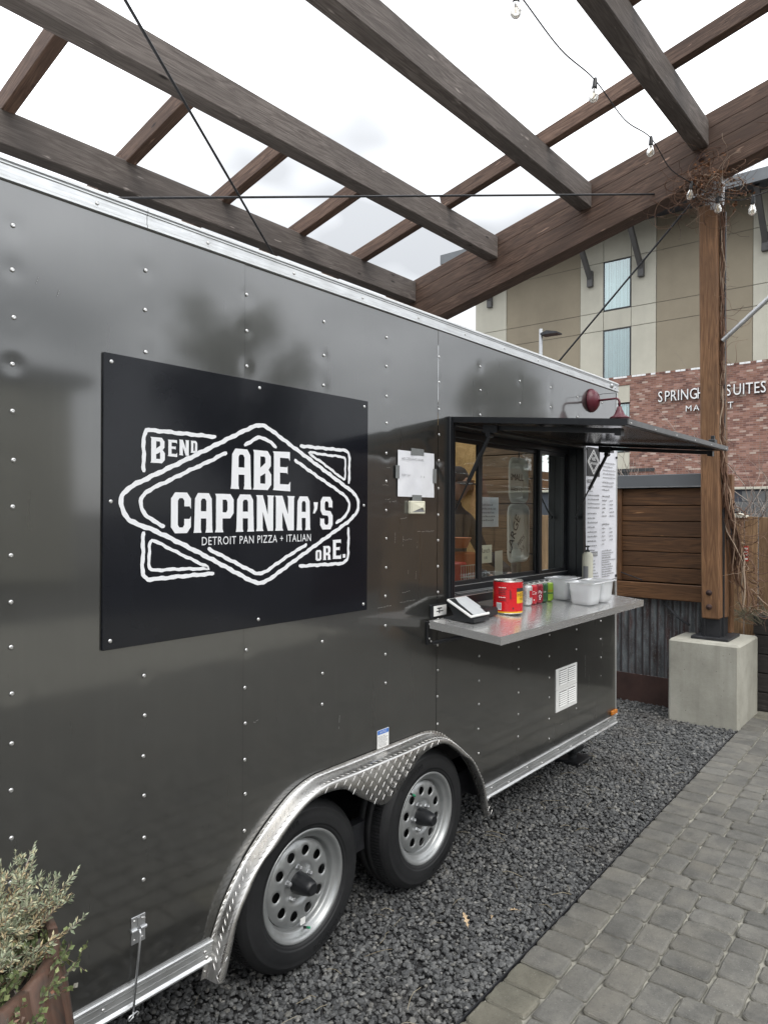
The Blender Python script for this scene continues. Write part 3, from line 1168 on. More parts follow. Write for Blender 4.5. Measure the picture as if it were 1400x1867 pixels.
botp = [(-.02, .264), (.010, .262), (.016, .265), (.017, .271), (.011, .275), (.008, .279), (.008, .296), (.0055, .297), (.0055, .299), (.008, .300), (.008, .316), (.0055, .317), (.0055, .320), (.010, .323), (.0155, .328), (.0155, .335), (.010, .338), (-.02, .338)]
br1 = extrude_x('bottom_rail', botp, X0, 1.545, 'alu', TR)
br2 = extrude_x('bottom_rail', botp, 3.345, X1 + .012, 'alu', TR)
topp = [(-.03, 2.733), (.006, 2.732), (.011, 2.734), (.011, 2.742), (.008, 2.745), (.008, 2.774), (.012, 2.776), (.012, 2.779), (.007, 2.780), (.007, 2.783), (.014, 2.785), (.013, 2.792), (.006, 2.797), (-.03, 2.799)]
tr1 = extrude_x('top_rail', topp, X0, 1.276, 'alu', TR)
tr2 = extrude_x('top_rail', topp, 1.278, 4.082, 'alu', TR)
tr3 = extrude_x('top_rail', topp, 4.084, X1 + .012, 'alu', TR)
for x in np.arange(-0.6, 5.2, 0.405):
    par = tr1 if x < 1.277 else tr2 if x < 4.083 else tr3
    inst('screw', rivet_me, Matrix.Translation((x + 0.088, W - .008, 2.757)), par)
for x in list(np.arange(-0.5, 1.5, 0.41)) + [1.515] + list(np.arange(3.42, 5.2, 0.41)) + [5.19]:
    par = br1 if x < 2 else br2
    inst('screw', rivet_me, Matrix.Translation((x, W - .008, .305 if x < 2 else .31)), par)
    if x > 2:
        inst('screw', rivet_me, Matrix.Translation((min(x + .19, 5.19), W - .008, .286)), par)
inst('screw', rivet_me, Matrix.Translation((1.522, W - .008, .283)), br1)
# roof marker bolt near the far corner
mb = MB()
mb.lathe([(0.0, .012), (.010, .012), (.012, .009), (.019, .006), (.020, 0), (0.012, -.004)], (5.085, W - .008, 2.762), (0, -1, 0), 14)
mb.build('rail_bolt', 'zinc', TR)

for x in SEAMS[1:-1]:
    mb = MB()
    for z0_, z1_ in ((max(arch(x) + .01, ZR0), WZ0 - .05), (WZ0 - .05, WZ1 + .05), (WZ1 + .05, ZR1)):
        if not (WX0 < x < WX1 and z0_ < WZ0 + .1 and z1_ > WZ0 + .1):
            mb.box((x - .006, W + .0025, z0_), (x + .006, W + .004, z1_))
    stuff(mb.build('seam_backing', 'dark_void', TR))
mb = MB()          # corner post and end wall
mb.box((X1 - .012, W - .006, ZR0 + .001), (X1 + .010, W + .06, ZR1 - .001), ch=.003)
mb.build('corner_trim', 'alu', TR)
mb = MB()
mb.box((X1 - .03, W + .005, ZB), (X1, YB, ZT - .02))
mb.build('end_wall', 'skin', TR)
mb = MB()
mb.box((X0, W + .005, ZB), (X0 + .03, YB, ZT - .02))
mb.build('end_wall', 'skin', TR)
mb = MB()
mb.box((X0 + .03, YB - .03, ZB), (X1 - .03, YB, ZT - .02))
mb.build('back_wall', 'interior_white', TR)
# roof around an added opening, out of view, that lets daylight inside
mb = MB()
vx0, vx1, vy0, vy1 = 2.9, 5.05, 2.35, 4.2
mb.box((X0, W - .004, ZT - .012), (vx0, YB, ZT + .006))
mb.box((vx1, W - .004, ZT - .012), (X1, YB, ZT + .006))
mb.box((vx0, W - .004, ZT - .012), (vx1, vy0, ZT + .006))
mb.box((vx0, vy1, ZT - .012), (vx1, YB, ZT + .006))
mb.build('roof', 'white_paint', TR)
mb = MB()
mb.box((X0 + .03, W + .02, .40), (1.46, YB - .03, .44))
mb.box((1.46, W + .42, .40), (3.38, YB - .03, .44))
mb.box((3.38, W + .02, .40), (X1 - .03, YB - .03, .44))
mb.box((X0 + .05, W + .12, .27), (X1 - .05, W + .17, .40))
mb.box((X0 + .05, YB - .3, .27), (X1 - .05, YB - .25, .40))
mb.build('chassis', 'steel_dark', TR)
mb = MB()          # dark lined wheel box
mb.box((1.46, W + .40, ZB), (3.38, W + .42, .80))
mb.box((1.46, W + .012, .775), (3.38, W + .40, .80))
mb.box((1.44, W + .012, ZB), (1.46, W + .42, .80))
mb.box((3.38, W + .012, ZB), (3.40, W + .42, .80))
mb.build('wheel_well', 'black_plastic', TR)
mb = MB()
for hx, hz in HUB:
    mb.cyl((hx, W + .1, hz), (hx, YB - .1, hz), .035, n=12)
mb.build('axle', 'steel_dark', TR)

# fender: flanged, rolled and flat-faced tread plate with a dip between the wheels


def fpt(i, t):
    """point on the fender across its section t in 0..1 at sample i"""
    o, q = Vector((FO[i][0], 0, FO[i][1])), Vector((FI[i][0], 0, FI[i][1]))
    d = (q - o)
    L = d.length
    e = d / L
    # section: flange 0.022 along the wall, roll out, flat skirt
    sec = [(0.0, .003), (0.016, .004), (0.020, .010), (0.021, .030), (0.024, .052), (0.030, .064), (0.040, .0695), (max(L, .052), .0695)]
    s = t * (len(sec) - 1)
    k = min(int(s), len(sec) - 2)
    f = s - k
    a = sec[k][0] + (sec[k + 1][0] - sec[k][0]) * f
    b = sec[k][1] + (sec[k + 1][1] - sec[k][1]) * f
    p = o + e * a
    return Vector((p.x, W - b, p.z))


mb = MB()
NS = 8
vs = []
for i in range(len(FO)):
    ring = [fpt(i, k / (NS - 1)) for k in range(NS)]
    last = ring[-1]
    ring.append(Vector((last.x, W - .062, last.z)))
    ring.append(ring[-1] + Vector((0, .02, 0)))
    vs += ring
q = NS + 2
fs = [(i * q + k, i * q + k + 1, (i + 1) * q + k + 1, (i + 1) * q + k) for i in range(len(FO) - 1) for k in range(q - 1)]
mb.add(vs, fs, 0, True)
FEN = mb.build('fender', 'plate', TR, fix=False)
# raised tread bars
mb = MB()


def lug(p, d, nrm, L=0.0150, w=0.0017, h=0.0014):
    side = nrm.cross(d).normalized()
    a, b = p - d * L, p + d * L
    vs = [a, p + side * w, b, p - side * w, p + nrm * h + d * L * .55, p + nrm * h - d * L * .55]
    mb.add(vs, [(0, 1, 5), (1, 4, 5), (1, 2, 4), (2, 3, 4), (3, 5, 4), (3, 0, 5)], 0, False)


def inside_skirt(x, z):
    for i in range(len(FO) - 1):
        if FO[i][0] <= x <= FO[i + 1][0]:
            zi = np.interp(x, [p[0] for p in FI], [p[1] for p in FI])
            zo = np.interp(x, [p[0] for p in FO], [p[1] for p in FO])
            return zi + .006 < z < zo - .042
    return False


g = 0.0275
for a in range(-4, 100):
    for b in range(-4, 40):
        x, z = 1.5 + a * g, .2 + b * g
        if inside_skirt(x, z):
            s = 1 if (a + b) % 2 else -1
            lug(Vector((x, W - .0697, z)), Vector((math.cos(R(50)) * s, 0, math.sin(R(50)))), Vector((0, -1, 0)))
# along the roll
acc = 0
lastp = fpt(0, .5)
for i in range(len(FO) - 1):
    p = fpt(i, .43)
    acc += (p - lastp).length
    lastp = p
    if acc > g * .8:
        acc = 0
        for k, t in enumerate((.07, .45, .64)):
            p0 = fpt(i, t)
            du = (fpt(i + 1, t) - p0).normalized()
            dv = (fpt(i, min(1, t + .04)) - p0).normalized()
            nrm = du.cross(dv).normalized()
            if nrm.y > 0:
                nrm = -nrm
            s = 1 if (k + i) % 2 else -1
            lug(p0 + nrm * .0003, (du * s * .8 + dv * .6).normalized(), nrm, .013)
stuff(mb.build('raised_tread', 'plate', FEN, fix=True))
for i in (3, 22, 45, 62, 92, 115, 140):
    if i < len(FO):
        p = fpt(i, .09)
        inst('screw', rivet_me, Matrix.Translation(p) @ Matrix.Scale(.7, 4), FEN)

# wheels


def wheel(hx, hz, rot):
    yo = W + 0.004                                     # outer face of the tyre
    c = Vector((hx, yo, hz))
    ax = (0, -1, 0)
    # rim with ten round holes
    mb = MB()
    mb.lathe([(.171, -.052), (.176, -.050), (.1785, -.040), (.180, -.030), (.186, -.024), (.196, -.020), (.200, -.013), (.206, -.004), (.214, .000), (.2195, -.002), (.2195, -.012), (.214, -.02), (.19, -.05), (.185, -.12)], c, ax, 72)
    dep = lambda r: np.interp(r, [0, .062, .070, .082, .092, .135, .165, .172], [-.045, -.045, -.043, -.034, -.032, -.030, -.036, -.052])
    for k in range(10):
        a0 = rot + 2 * math.pi * k / 10
        n = 24
        ho, hi = [], []
        half = math.pi / 10
        hr, hole = 0.126, 0.0195
        for j in range(n):
            t = 2 * math.pi * j / n
            hi.append((hr + hole * math.cos(t), math.asin(hole * math.sin(t) / hr)))
            # square cell border in polar coordinates, same direction
            cx, cy = math.cos(t), math.sin(t)
            f = 1 / max(abs(cx), abs(cy))
            u, v = cx * f, cy * f
            ho.append((hr + (u * .044 if u > 0 else u * .036), v * half))
        mid = [(hr + (h[0] - hr) * .5 + (o_[0] - hr) * .5, (h[1] + o_[1]) / 2) for h, o_ in zip(hi, ho)]
        P = lambda r, a, e=0: c + Vector((math.cos(a0 + a) * r, -dep(r) + e, math.sin(a0 + a) * r))
        vs = [P(r, a, .004) for r, a in hi] + [P(r, a) for r, a in [(hr + (h[0] - hr) * 1.18, h[1] * 1.18) for h in hi]] + [P(*m_) for m_ in mid] + [P(*o_) for o_ in ho]
        fs = []
        for L in range(3):
            for j in range(n):
                j2 = (j + 1) % n
                fs.append((L * n + j, L * n + j2, (L + 1) * n + j2, (L + 1) * n + j))
        mb.add(vs, fs, 0, True)
    mb.lathe([(.0925, -.0325), (.086, -.033), (.080, -.036), (.072, -.043), (.060, -.045), (.0, -.045)], c, ax, 48)
    wh = mb.build('wheel', 'wheel', TR)
    # brake drum seen through the holes
    mb = MB()
    mb.lathe([(0.0, -.075), (.165, -.075), (.165, -.10)], c, ax, 32)
    mb.build('brake_drum', 'dark_void', wh)
    # tyre with shoulder blocks
    mb = MB()
    prof = [(.2165, -.010), (.222, .000), (.231, .004), (.236, .0035), (.2365, .0055), (.243, .006), (.262, .007), (.280, .0055), (.296, .001), (.300, .002), (.303, -.001), (.314, -.010), (.322, -.017), (.329, -.030)]
    mb.lathe(prof, c, ax, 96)
    n = 132
    vs, fs = [], []
    ring = [(.3295, -.030), (.334, -.048), (.3345, -.078)]
    for k in range(n * 2):
        a = math.pi * k / n
        lo = (k % 2 == 0)
        for (r, h) in ring:
            rr = r - (0.0055 if lo else 0)
            for da in (-.42, .42):
                aa = a + da * math.pi / n * (1.1 if not lo else .75)
                vs.append(c + Vector((math.cos(aa) * rr, -h, math.sin(aa) * rr)))
    K = n * 2
    for k in range(K):
        b0, b1 = k * 6, ((k + 1) % K) * 6
        for j in range(2):
            fs.append((b0 + 2 * j, b0 + 2 * j + 1, b0 + 2 * j + 3, b0 + 2 * j + 2))
            fs.append((b0 + 2 * j + 1, b1 + 2 * j, b1 + 2 * j + 2, b0 + 2 * j + 3))
    mb.add(vs, fs, 0, False)
    mb.lathe([(.328, -.076), (.328, -.084), (.3355, -.085), (.3355, -.118), (.328, -.119), (.328, -.127), (.334, -.128), (.333, -.16), (.322, -.185), (.30, -.2), (.22, -.19)], c, ax, 96)
    tb = mb.build('tyre', 'rubber', wh)
    # moulded sidewall lettering bars
    mb = MB()
    for a_c in (R(-62), R(118)):
        for j in range(9):
            aa = a_c + (j - 4) * 0.075
            e1 = Vector((-math.sin(aa), 0, math.cos(aa)))
            e0 = Vector((math.cos(aa), 0, math.sin(aa)))
            p = c + e0 * .272 + Vector((0, -.0066, 0))
            for u0, u1, v0, v1 in ((-.006, -.003, -.012, .012), (.003, .006, -.012, .012), (-.003, .003, -.002 + .01 * (j % 3 - 1), .002 + .01 * (j % 3 - 1))):
                vs = [p + e1 * u + e0 * v for u, v in ((u0, v0), (u1, v0), (u1, v1), (u0, v1))]
                vs += [q_ + Vector((0, -.0012, 0)) for q_ in vs]
                mb.add(vs, [(4, 5, 6, 7), (0, 1, 5, 4), (1, 2, 6, 5), (2, 3, 7, 6), (3, 0, 4, 7)])
    stuff(mb.build('sidewall_marking', 'rubber', tb))
    mb = MB()
    mb.lathe([(0.0, .044), (.019, .044), (.022, .0445), (.0235, .042), (.026, .040), (.031, .030), (.036, .008), (.0395, -.012), (.041, -.030), (.042, -.046)], c, ax, 32)
    mb.build('hub_cap', 'black_plastic', wh)
    lm = MB()
    lm.lathe([(0.0, .024), (.004, .024), (.0065, .020), (.0095, .019), (.010, .004), (.013, 0)], (0, 0, 0), ax, 6, smooth=False)
    lme = lm.mesh('lug_nut', 'zinc')
    for k in range(5):
        a = rot + .25 + 2 * math.pi * k / 5
        inst('lug_nut', lme, Matrix.Translation(c + Vector((math.cos(a) * .0615, .044, math.sin(a) * .0615))), wh)
    a = R(-84) if rot < .2 else R(126)
    p = c + Vector((math.cos(a) * .186, .028, math.sin(a) * .186))
    d = Vector((-math.cos(a) * .35, -1, -math.sin(a) * .35)).normalized()
    mb = MB()
    mb.cyl(p, p + d * .022, .006, .0045, 10, 0)
    mb.cyl(p + d * .022, p + d * .036, .0055, .005, 10, 1)
    mb.build('valve_stem', ['black_plastic', 'green_cap'], wh)
    if rot < .2:
        a = R(-86)
        mb = MB()
        p = c + Vector((math.cos(a) * .155, .028, math.sin(a) * .155))
        mb.box((p.x - .013, p.y - .003, p.z - .013), (p.x + .013, p.y - .0005, p.z + .013))
        mb.build('sticker', 'white_paint', wh)
    return wh


wheel(HUB[0][0], HUB[0][1], R(4))
wheel(HUB[1][0], HUB[1][1], R(19))

# ------------------------------------------------------------------ logo board
SGY = W - 0.010
mb = MB()
mb.box((1.131, SGY, 1.403), (2.360, W + .0, 2.313), ch=.0012)
SIGN = mb.build('logo_board', 'sign_black', TR)
SIGN['label'] = 'black glossy board with white diamond logo lettering'
for x in (1.156, 1.745, 2.335):
    for z in (1.43, 1.858, 2.287):
        if not (x == 1.745 and z == 1.858):
            inst('screw', rivet_me, Matrix.Translation((x, SGY, z)), SIGN)
LY = SGY - 0.0016


def wall_geo(vs, x, z, y=None, ux=1.0):
    """lay flat geometry (own x,y plane) on the trailer wall: own x along the wall, own y up"""
    y = LY if y is None else y
    return [(x + p[0] * ux, y - p[2], z + p[1]) for p in vs]


LINES = {
 'outer': [(1.745, 2.148), (1.776, 2.146), (1.813, 2.13), (1.901, 2.087), (2.017, 2.032), (2.129, 1.978), (2.227, 1.931), (2.272, 1.907), (2.295, 1.875), (2.295, 1.842), (2.271, 1.815), (2.226, 1.785), (2.064, 1.707), (1.921, 1.637), (1.799, 1.577), (1.762, 1.566), (1.731, 1.568), (1.695, 1.582), (1.542, 1.658), (1.402, 1.724), (1.305, 1.767), (1.228, 1.795), (1.206, 1.816), (1.192, 1.839), (1.19, 1.866), (1.203, 1.89), (1.233, 1.911), (1.306, 1.946), (1.446, 2.012), (1.582, 2.078), (1.699, 2.134)],
 'ia': [(1.595, 2.039), (1.517, 2.001), (1.446, 1.97), (1.362, 1.931), (1.29, 1.898), (1.267, 1.879), (1.257, 1.86), (1.26, 1.839), (1.276, 1.817), (1.305, 1.797), (1.345, 1.778)],
 'ib': [(1.673, 2.068), (1.729, 2.099), (1.76, 2.103), (1.797, 2.09), (1.829, 2.072)],
 'ic': [(1.921, 2.032), (2.041, 1.975), (2.167, 1.919), (2.223, 1.888), (2.239, 1.861), (2.226, 1.824), (2.193, 1.8), (2.156, 1.782)],
 'id': [(1.515, 1.701), (1.617, 1.654), (1.715, 1.609), (1.746, 1.6), (1.778, 1.606), (1.876, 1.652), (1.991, 1.701)],
 'tl': [(1.549, 2.089), (1.404, 2.089), (1.291, 2.089), (1.274, 2.082), (1.267, 2.066), (1.267, 2.011), (1.267, 1.953)],
 'tr': [(1.95, 2.088), (2.067, 2.088), (2.195, 2.088), (2.224, 2.084), (2.238, 2.062), (2.237, 1.949)],
 'trt': [(2.0, 2.064), (2.091, 2.062), (2.188, 2.06), (2.209, 2.054), (2.214, 2.029), (2.211, 1.974), (2.201, 1.967), (2.168, 1.983), (2.079, 2.027)],
 'bl': [(1.266, 1.764), (1.266, 1.695), (1.265, 1.633), (1.277, 1.616), (1.296, 1.61), (1.401, 1.612), (1.543, 1.613)],
 'blt': [(1.293, 1.732), (1.309, 1.732), (1.402, 1.688), (1.515, 1.636), (1.492, 1.633), (1.393, 1.637), (1.304, 1.639), (1.29, 1.649), (1.288, 1.694)],
 'br': [(2.235, 1.765), (2.235, 1.701), (2.232, 1.642), (2.218, 1.622), (2.185, 1.614), (2.063, 1.615), (1.947, 1.616)]}
mb = MB()


def ribbon(pts, w, closed):
    P = catmull([(x, z, 0) for x, z in pts], 10, closed)
    # resample evenly so the hand-cut wobble is regular
    L = [0]
    Q = P + ([P[0]] if closed else [])
    for a, b in zip(Q, Q[1:]):
        L.append(L[-1] + (b - a).length)
    n = max(8, int(L[-1] / 0.008))
    out = []
    for k in range(n if closed else n + 1):
        s = L[-1] * k / n
        out.append(Vector((np.interp(s, L, [p.x for p in Q]), np.interp(s, L, [p.y for p in Q]), 0)))
    vs, fs = [], []
    N = len(out)
    f1, f2 = rnd.uniform(0, 6), rnd.uniform(0, 6)
    for k, p in enumerate(out):
        a = out[(k - 1) % N] if closed else out[max(k - 1, 0)]
        b = out[(k + 1) % N] if closed else out[min(k + 1, N - 1)]
        d = (b - a).normalized()
        nn = Vector((-d.y, d.x, 0))
        s = k * 0.008
        w0 = .0011 * math.sin(s * 95 + f1) + .0007 * math.sin(s * 210 + f2)
        ww = w * (1 + .10 * math.sin(s * 150 + f2))
        end = 1.0
        if not closed and (k == 0 or k == N - 1):
            end = .55
        for e in (-1, 1):
            q_ = p + nn * (w0 + e * ww / 2 * end)
            vs.append((q_.x, LY, q_.y))
    for k in range(N if closed else N - 1):
        k2 = (k + 1) % N
        fs.append((2 * k, 2 * k2, 2 * k2 + 1, 2 * k + 1))
    mb.add(vs, fs, 0)


for k_, pts in LINES.items():
    mb = MB()
    ribbon(pts, {'outer': .0155, 'trt': .0105, 'blt': .0110}.get(k_, .0135), k_ in ('outer', 'trt', 'blt'))
    mb.build('logo_line', 'white_vinyl', SIGN, fix=False)

# chunky chamfered capitals, each drawn in a unit box as outer loop plus holes
c8 = .16
LET = {
 'A': [[(-.03, 0), (.0, .09), (.04, .86), (.2, 1), (.8, 1), (.96, .86), (1.0, .09), (1.03, 0), (.62, 0), (.66, .09), (.66, .36), (.36, .36), (.36, .09), (.40, 0)],
       [(.36, .54), (.36, .80), (.43, .86), (.59, .86), (.66, .80), (.66, .54)]],
 'B': [[(-.02, 0), (.03, .06), (.03, .94), (-.02, 1), (.78, 1), (.97, .86), (.97, .62), (.84, .52), (1.0, .40), (1.0, .14), (.80, 0)],
       [(.38, .16), (.38, .34), (.66, .43), (.66, .16)], [(.38, .56), (.38, .85), (.62, .85), (.66, .80), (.66, .69)]],
 'E': [[(.0, 0), (.05, .06), (.05, .94), (.0, 1), (.97, 1.02), (.97, .78), (.90, .85), (.40, .85), (.40, .61), (.80, .61), (.84, .65), (.84, .42), (.80, .46), (.40, .46), (.40, .16), (.90, .16), (1.0, .24), (1.0, -.02)]],
 'C': [[(.2, 0), (0, .15), (0, .85), (.2, 1), (.8, 1), (1, .85), (1, .60), (.93, .66), (.66, .66), (.66, .80), (.58, .86), (.42, .86), (.34, .80), (.34, .2), (.42, .14), (.58, .14), (.66, .20), (.66, .35), (.93, .35), (1, .42), (1, .15), (.8, 0)]],
 'P': [[(-.02, 0), (.03, .08), (.03, .94), (-.02, 1), (.8, 1), (.98, .86), (.98, .50), (.8, .36), (.38, .36), (.38, .08), (.43, 0)],
       [(.38, .52), (.38, .85), (.58, .85), (.64, .79), (.64, .58), (.58, .52)]],
 'N': [[(-.02, 0), (.02, .08), (.02, .94), (-.03, 1), (.36, 1), (.66, .46), (.66, .94), (.61, 1), (1.02, 1), (.98, .94), (.98, .0), (.66, 0), (.36, .54), (.36, .08), (.41, 0)]],
 'S': [[(.18, 0), (.0, .13), (.0, .36), (.06, .33), (.33, .33), (.33, .2), (.42, .14), (.60, .14), (.66, .2), (.66, .36), (.6, .42), (.18, .44), (.02, .58), (.02, .86), (.2, 1), (.8, 1), (.97, .86), (.97, .64), (.92, .68), (.66, .68), (.66, .80), (.58, .86), (.42, .86), (.36, .80), (.36, .64), (.42, .58), (.82, .56), (1, .42), (1, .14), (.82, 0)]],
 "'": [[(.1, 1), (1, 1), (.85, .4), (.35, 0), (.0, .0), (.25, .5)]],
 'D': [[(-.02, 0), (.04, .07), (.04, .93), (-.02, 1), (.78, 1), (1, .84), (1, .16), (.78, 0)], [(.40, .17), (.40, .83), (.58, .83), (.66, .76), (.66, .24), (.58, .17)]],
 'O': [[(.2, 0), (0, .14), (0, .86), (.2, 1), (.8, 1), (1, .86), (1, .14), (.8, 0)], [(.36, .24), (.36, .76), (.42, .82), (.58, .82), (.64, .76), (.64, .24), (.58, .18), (.42, .18)]],
 'R': [[(-.02, 0), (.03, .07), (.03, .93), (-.02, 1), (.8, 1), (.97, .86), (.97, .58), (.82, .44), (.95, .34), (.98, .07), (1.03, 0), (.62, 0), (.64, .30), (.38, .36), (.38, .07), (.43, 0)],
       [(.38, .52), (.38, .84), (.58, .84), (.64, .78), (.64, .60), (.58, .52)]],
 '.': [[(0, 0), (1, 0), (1, 1), (0, 1)]],
}


def letter(ch, x0, x1, z0, z1, w1=None):
    loops = [[(x0 + u * (x1 - x0), z0 + v * (z1 - z0)) for u, v in lp] for lp in LET[ch]]
    vs, fs = poly_geo(loops, 0.0)
    m_ = MB()
    m_.add([(p[0], LY, p[1]) for p in vs], fs, 0)
    m_.build('letter', 'white_vinyl', SIGN, fix=False)


for ch, x0, x1, z0, z1 in (('A', 1.615, 1.705, 1.910, 2.055), ('B', 1.716, 1.803, 1.910, 2.056), ('E', 1.811, 1.900, 1.911, 2.057),
                           ('C', 1.368, 1.446, 1.756, 1.892), ('A', 1.459, 1.534, 1.756, 1.892), ('P', 1.547, 1.628, 1.756, 1.891), ('A', 1.639, 1.719, 1.756, 1.891),
                           ('N', 1.732, 1.815, 1.757, 1.890), ('N', 1.825, 1.922, 1.757, 1.890), ('A', 1.936, 2.008, 1.757, 1.890), ("'", 2.024, 2.052, 1.823, 1.868), ('S', 2.065, 2.138, 1.758, 1.891),
                           ('B', 1.292, 1.344, 1.985, 2.068), ('E', 1.355, 1.391, 2.010, 2.064), ('N', 1.399, 1.437, 2.016, 2.068), ('D', 1.444, 1.470, 2.027, 2.068),
                           ('O', 2.040, 2.073, 1.632, 1.675), ('R', 2.083, 2.127, 1.633, 1.690), ('E', 2.138, 2.190, 1.635, 1.713), ('.', 2.200, 2.217, 1.637, 1.652)):
    letter(ch, x0, x1, z0, z1)
mb = MB()
vs, fs = text_geo('DETROIT PAN PIZZA + ITALIAN', .041, 0, 'LEFT', 1.10)
xs_ = [p[0] for p in vs]
sxx = (2.013 - 1.491) / (max(xs_) - min(xs_))
mb.add(wall_geo([((p[0] - min(xs_)) * sxx, p[1], 0) for p in vs], 1.491, 1.713), fs, 0)
mb.build('tagline', 'white_vinyl', SIGN, fix=False)

# ------------------------------------------------------------------ serving window
FR = MB()
t_ = .052
for lo, hi in (((WX0 - t_, W - .022, WZ0 - .047), (WX0, W + .03, WZ1 + .046)), ((WX1, W - .022, WZ0 - .047), (WX1 + .04, W + .03, WZ1 + .046)),
               ((WX0, W - .022, WZ1), (WX1, W + .03, WZ1 + .046)), ((WX0, W - .022, WZ0 - .047), (WX1, W + .03, WZ0))):
    FR.box(lo, hi, ch=.004)
for lo, hi in (((WX0 - .012, W + .03, WZ0 - .012), (WX0, W + .16, WZ1 + .012)), ((WX1, W + .03, WZ0 - .012), (WX1 + .012, W + .16, WZ1 + .012)),
               ((WX0, W + .03, WZ1), (WX1, W + .16, WZ1 + .012)), ((WX0, W + .03, WZ0 - .012), (WX1, W + .16, WZ0))):
    FR.box(lo, hi)
for k in range(2):                      # ribs on the left trim
    FR.box((WX0 - .038 + k * .018, W - .027, WZ0 - .04), (WX0 - .031 + k * .018, W - .022, WZ1 + .04))
SW = FR.build('window_frame', 'black_alu', TR)
mb = MB()
for k in range(9):
    inst('screw', rivet_me, Matrix.Translation((WX0 - .012, W - .022, 1.40 + k * .105)) @ Matrix.Scale(.55, 4), SW)
GY = W + .12
mb = MB()                               # fixed sash rails
mb.box((WX0, GY - .03, WZ0), (WX1, GY + .03, WZ0 + .035), ch=.003)
mb.build('sash_track', 'black_alu', SW)
mb = MB()
mb.box((WX0, GY - .03, WZ1 - .035), (WX1, GY + .03, WZ1), ch=.003)
mb.build('sash_track', 'black_alu', SW)
mb = MB()
for y_, z_ in ((GY - .0305, WZ0 + .033), (W + .032, WZ0 + .0015), (W - .0225, WZ0 - .004), (W + .07, WZ0 + .0015)):
    mb.box((WX0 + .004, y_ - .002, z_), (WX1 - .004, y_ + .002, z_ + .003))
mb.build('track_edge', 'alu', SW)  # bright strips put in as highlight lines along the tracks
for nm, xa, xb, y_ in (('sash', 3.045, 3.47, GY - .012), ('sash', 3.485, 4.195, GY + .010), ('sash', 4.18, 4.56, GY - .012)):
    mb = MB()
    z0, z1 = WZ0 + .035, WZ1 - .035
    e = .032
    mb.box((xa, y_ - .010, z0), (xa + e, y_ + .010, z1), ch=.002)
    mb.box((xb - e, y_ - .010, z0), (xb, y_ + .010, z1), ch=.002)
    mb.box((xa + e, y_ - .010, z0), (xb - e, y_ + .010, z0 + .022))
    mb.box((xa + e, y_ - .010, z1 - .022), (xb - e, y_ + .010, z1))
    s_ = mb.build(nm, 'black_alu', SW)
    mb = MB()
    mb.add([(xa + e, y_, z0 + .022), (xb - e, y_, z0 + .022), (xb - e, y_, z1 - .022), (xa + e, y_, z1 - .022)], [(0, 1, 2, 3)])
    mb.build('pane', 'glass', s_)

# lifted serving hatch
HX0, HX1 = 2.995, 4.60
hz = lambda y: 2.222 + (y - 1.13) / (W - 1.13) * (2.305 - 2.222)
mb = MB()


def hbox(x0, x1, y0, y1, dz0, dz1, mi=0):
    vs = [(x, y, hz(y) + dz) for dz in (dz0, dz1) for x, y in ((x0, y0), (x1, y0), (x1, y1), (x0, y1))]
    mb.add(vs, [(0, 3, 2, 1), (4, 5, 6, 7), (0, 1, 5, 4), (1, 2, 6, 5), (2, 3, 7, 6), (3, 0, 4, 7)], mi)


hbox(HX0, HX0 + .038, 1.13, W - .01, -.018, .010)
hbox(HX1 - .038, HX1, 1.13, W - .01, -.018, .010)
hbox(HX0 + .038, HX1 - .038, 1.13, 1.165, -.018, .010)
hbox(HX0 + .038, HX1 - .038, W - .06, W - .01, -.018, .010)
hbox(HX0, HX1, 1.124, 1.1298, -.014, .010, 1)
HT = mb.build('serving_hatch', ['black_alu', 'edge_grey'], TR)
mb = MB()
hbox(HX0 + .038, HX1 - .038, 1.165, W - .06, -.006, .008)
mb.build('hatch_panel', 'hatch_under', HT)
mb = MB()
for x in (HX0 + .09, HX1 - .09):
    hbox(x - .012, x + .012, 1.20, 1.86, -.047, -.025)
    hbox(x - .03, x + .03, 1.80, 1.88, -.062, -.024)
    hbox(x - .018, x + .018, 1.185, 1.215, -.057, -.024)
mb.build('hatch_arm', 'black_alu', HT)
mb = MB()
for k in range(6):
    inst('screw', rivet_me, Matrix.Translation((HX0 + .03 + k * .305, 1.124, hz(1.124) - .006)) @ Matrix.Scale(.55, 4), HT)
mb = MB()
mb.box((4.46, 1.165, hz(1.165) + .013), (4.52, 1.20, hz(1.2) + .040), ch=.004)
mb.box((4.475, 1.17, hz(1.165) + .040), (4.49, 1.19, hz(1.2) + .062), ch=.002)
mb.build('hatch_latch', 'black_plastic', HT)
for x in (3.055, 4.53):
    mb = MB()
    a, b = Vector((x, W + .02, 1.80)), Vector((x + .008, 1.845, 2.215))
    mid = a.lerp(b, .45)
    mb.cyl(a, mid, .0045, n=10, mi=0)
    mb.cyl(mid, b, .0105, n=12, mi=0)
    mb.cyl(a + Vector((-.012, 0, 0)), a + Vector((.012, 0, 0)), .012, n=10, mi=0)
    mb.cyl(b + Vector((-.02, 0, 0)), b + Vector((.02, 0, 0)), .014, n=10, mi=0)
    mb.build('gas_strut', 'black_alu', HT)

# serving shelf, folded down and a little slack at the front
SX0, SX1, SY0 = 2.802, 4.60, 1.628
sz = lambda y: 1.272 + (y - SY0) * (1.308 - 1.272) / (W - SY0)
mb = MB()


def sbox(x0, x1, y0, y1, dz0, dz1):
    vs = [(x, y, sz(y) + dz) for dz in (dz0, dz1) for x, y in ((x0, y0), (x1, y0), (x1, y1), (x0, y1))]
    mb.add(vs, [(0, 3, 2, 1), (4, 5, 6, 7), (0, 1, 5, 4), (1, 2, 6, 5), (2, 3, 7, 6), (3, 0, 4, 7)])


